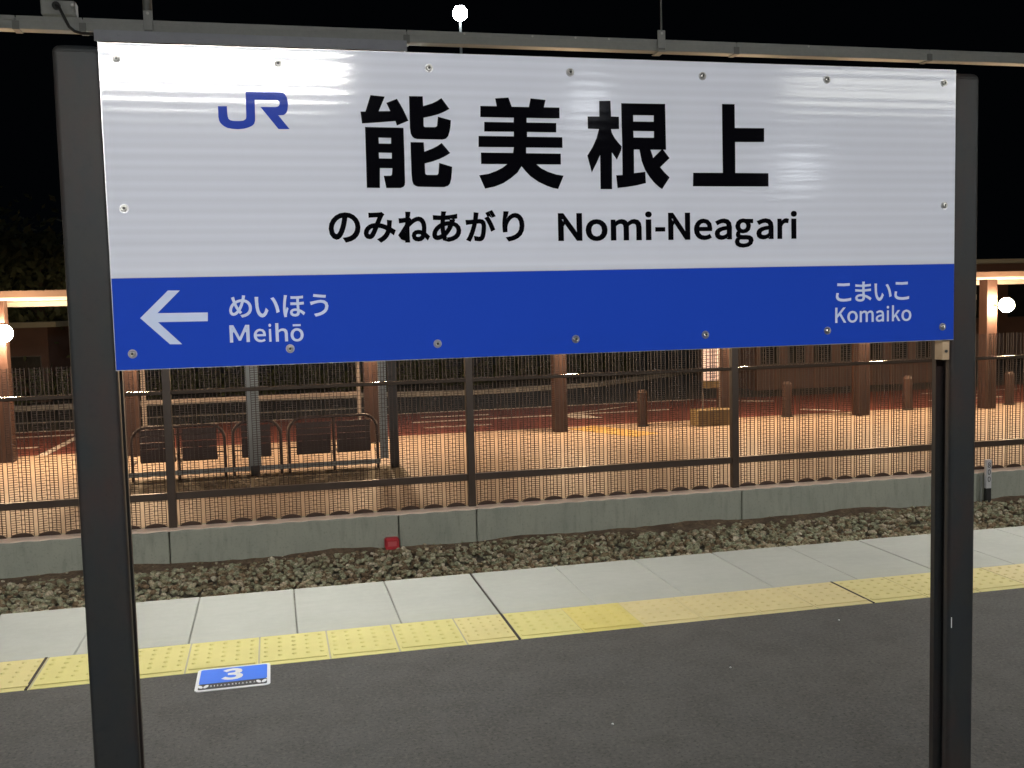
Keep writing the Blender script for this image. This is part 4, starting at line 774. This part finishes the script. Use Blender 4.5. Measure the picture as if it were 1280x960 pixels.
# ================================================================== buildings behind
def low_building(label, x0, x1, y0, y1, h, nwin, wz0, wz1, rooflip=0.25):
    t = thing('low_building', label, 'building', loc=(x0, y0, ZP-0.04))
    L_ = x1-x0; d = y1-y0; th = 0.12
    pitch_ = L_/nwin
    b = MB(); b.box(0, L_, 0, th, 0, wz0); b.box(0, L_, 0, th, wz1, h)
    for k in range(nwin+1):
        a = max(0, k*pitch_-pitch_*0.15); c = min(L_, k*pitch_+pitch_*0.15); b.box(a, c, 0, th, wz0, wz1)
    b.box(0, th, th, d, 0, h); b.box(L_-th, L_, th, d, 0, h); b.box(th, L_-th, d-th, d, 0, h)
    b.obj('wall', M_wall, t)
    for k in range(nwin):
        a = k*pitch_+pitch_*0.15; c = (k+1)*pitch_-pitch_*0.15
        f_ = MB(); f_.box(a, a+0.03, 0.02, 0.07, wz0, wz1); f_.box(c-0.03, c, 0.02, 0.07, wz0, wz1); f_.box(a+0.03, c-0.03, 0.02, 0.07, wz1-0.03, wz1); f_.box(a+0.03, c-0.03, 0.02, 0.07, wz0, wz0+0.03)
        w_ = f_.obj('window', M_dark, t)
        MB().box(a+0.03, c-0.03, 0.04, 0.05, wz0+0.03, wz1-0.03).obj('pane', M_glass, w_)
    MB().box(-rooflip, L_+rooflip, -rooflip, d+rooflip, h, h+0.14, 0.01).obj('roof', M_rooftop, t)
    return t
low_building('low reddish building with a row of dark windows behind the right part of the fence', 11.6, 17.4, 22.9, 26.5, 2.1, 8, 0.62, 1.15)
low_building('low brown building behind the plaza lamp at the left edge', -16, -5.5, 27.5, 32, 2.0, 9, 0.5, 1.3)
low_building('dark building with a pale roof edge at the right edge beyond the canopy', 21.5, 33, 30.0, 36, 3.25, 8, 1.4, 2.6, 0.6)

# ================================================================== tall lamp and street lamps
def pole_lamp(label, x, y, z, r, hr, zb=ZP, mt=None):
    t = thing('pole_lamp', label, 'street lamp', loc=(x, y, zb))
    H = z-zb
    MB().cyl((0, 0, 0), (0, 0, H-hr*1.0), r*1.3, r, 12).obj('pole', M_grey, t)
    MB().ball((0, 0, H), hr, 16, 10, 0.95).obj('lamp_head', mt or M_cool, t)
    MB().cyl((0, 0, H+hr*0.85), (0, 0, H+hr*1.15), hr*0.7, hr*0.4, 12).obj('cap', M_dark, t)
    return t
pole_lamp('tall floodlight pole with white glowing head far behind the sign, above the duct', 11.53, 60, 18.6, 0.07, 0.44)
pole_lamp('street lamp behind the camera mirrored low in the right half of the board', 14.55, -22, 4.99, 0.05, 0.26, -0.6, M_cool2)
pole_lamp('street lamp behind the camera mirrored above the middle of the board', 8.38, -22, 6.73, 0.05, 0.22, -0.6, M_cool2)
t = thing('light_box', 'long lit box on posts behind the camera, mirrored at the board top right', 'light box', loc=(8.6, -12, -0.6))
MB().box(0, 3.3, -0.10, 0.10, 5.50, 5.80, 0.01).obj('housing', M_duct, t)
MB().box(0.05, 3.25, 0.101, 0.115, 5.53, 5.77).obj('diffuser', M_box2, t)
for x in (0.4, 2.9): MB().cyl((x, 0, 0), (x, 0, 5.5), 0.05, n=10).obj('post', M_grey, t)
MB().box(-60, 80, -40, -4.65, -1.0, -0.6).obj('rear_ground', M_ground, kind='structure')

# ================================================================== trees and shrubs
def tree(x, y, h, r, label, seed, n=2600, leaf=0.16):
    rr = random.Random(seed)
    t = thing('tree', label, 'tree', 'trees in the dark beyond the plaza', loc=(x, y, ZP))
    b = MB(); b.tube([(0, 0, 0), (0.05, 0, h*0.3), (-0.04, 0.05, h*0.55), (0.03, 0, h*0.85)], [0.16, 0.12, 0.09, 0.03], 8)
    tips = []
    for k in range(9):
        a = rr.uniform(0, 2*PI); z0 = h*rr.uniform(.35, .7); L_ = r*rr.uniform(.6, .95)
        tip = (L_*math.cos(a), L_*math.sin(a), z0+L_*rr.uniform(.3, .8)); tips.append(tip)
        b.tube([(0, 0, z0), (tip[0]*.5, tip[1]*.5, z0+(tip[2]-z0)*.6), tip], [0.06, 0.035, 0.012], 6)
    b.obj('trunk', M_trunk, t)
    V = []; F = []
    cl = [(0, 0, h*0.85)]+tips+[(rr.uniform(-.6, .6)*r, rr.uniform(-.6, .6)*r, h*rr.uniform(.55, 1.0)) for _ in range(8)]
    for i in range(n):
        c = rr.choice(cl); s = r*0.34
        p = Vector((c[0]+rr.gauss(0, s), c[1]+rr.gauss(0, s), c[2]+rr.gauss(0, s*.7)))
        a = Vector((rr.uniform(-1, 1), rr.uniform(-1, 1), rr.uniform(-1, 1))).normalized(); d = a.orthogonal().normalized()
        l = leaf*rr.uniform(.5, 1.2); o = len(V)
        V += [p-a*l, p+d*l*.5, p+a*l, p-d*l*.5]; F.append((o, o+1, o+2, o+3))
    me = bpy.data.meshes.new('crown'); me.from_pydata([tuple(p) for p in V], [], F); me.materials.append(M_leaf)
    link('crown', me, t)
tree(-6.2, 30.5, 4.4, 1.6, 'dim leafy tree at the left edge above the canopy', 1)
tree(-9.5, 34, 5.2, 2.2, 'dim leafy tree further left beyond the low brown building', 2)
tree(24.4, 38.5, 5.6, 2.2, 'dim leafy tree above the dark roof at the right edge', 3)
tree(2.5, 33, 3.6, 1.7, 'dark tree behind the middle of the board', 4)
tree(9.5, 34, 3.9, 1.8, 'dark tree behind the right half of the board', 5)
# low hedge along the far kerb
V = []; F = []; rr = random.Random(9)
for i in range(9000):
    x = rr.uniform(-12, 11); yb = 27.4 if x < 5 else 27.4+(x-5)*0.45
    p = Vector((x, yb+rr.gauss(0, .25), ZP+0.1+abs(rr.gauss(0, .30))+0.15*math.sin(x*2.1)))
    a = Vector((rr.uniform(-1, 1), rr.uniform(-1, 1), rr.uniform(-.3, 1))).normalized(); d = a.orthogonal().normalized(); l = rr.uniform(.05, .11); o = len(V)
    V += [tuple(p-a*l), tuple(p+d*l*.5), tuple(p+a*l), tuple(p-d*l*.5)]; F.append((o, o+1, o+2, o+3))
me = bpy.data.meshes.new('hedge'); me.from_pydata(V, [], F); me.materials.append(M_leaf)
link('hedge', me, None, label='low dark hedge along the far kerb beyond the road', cat='hedge', kind='stuff')
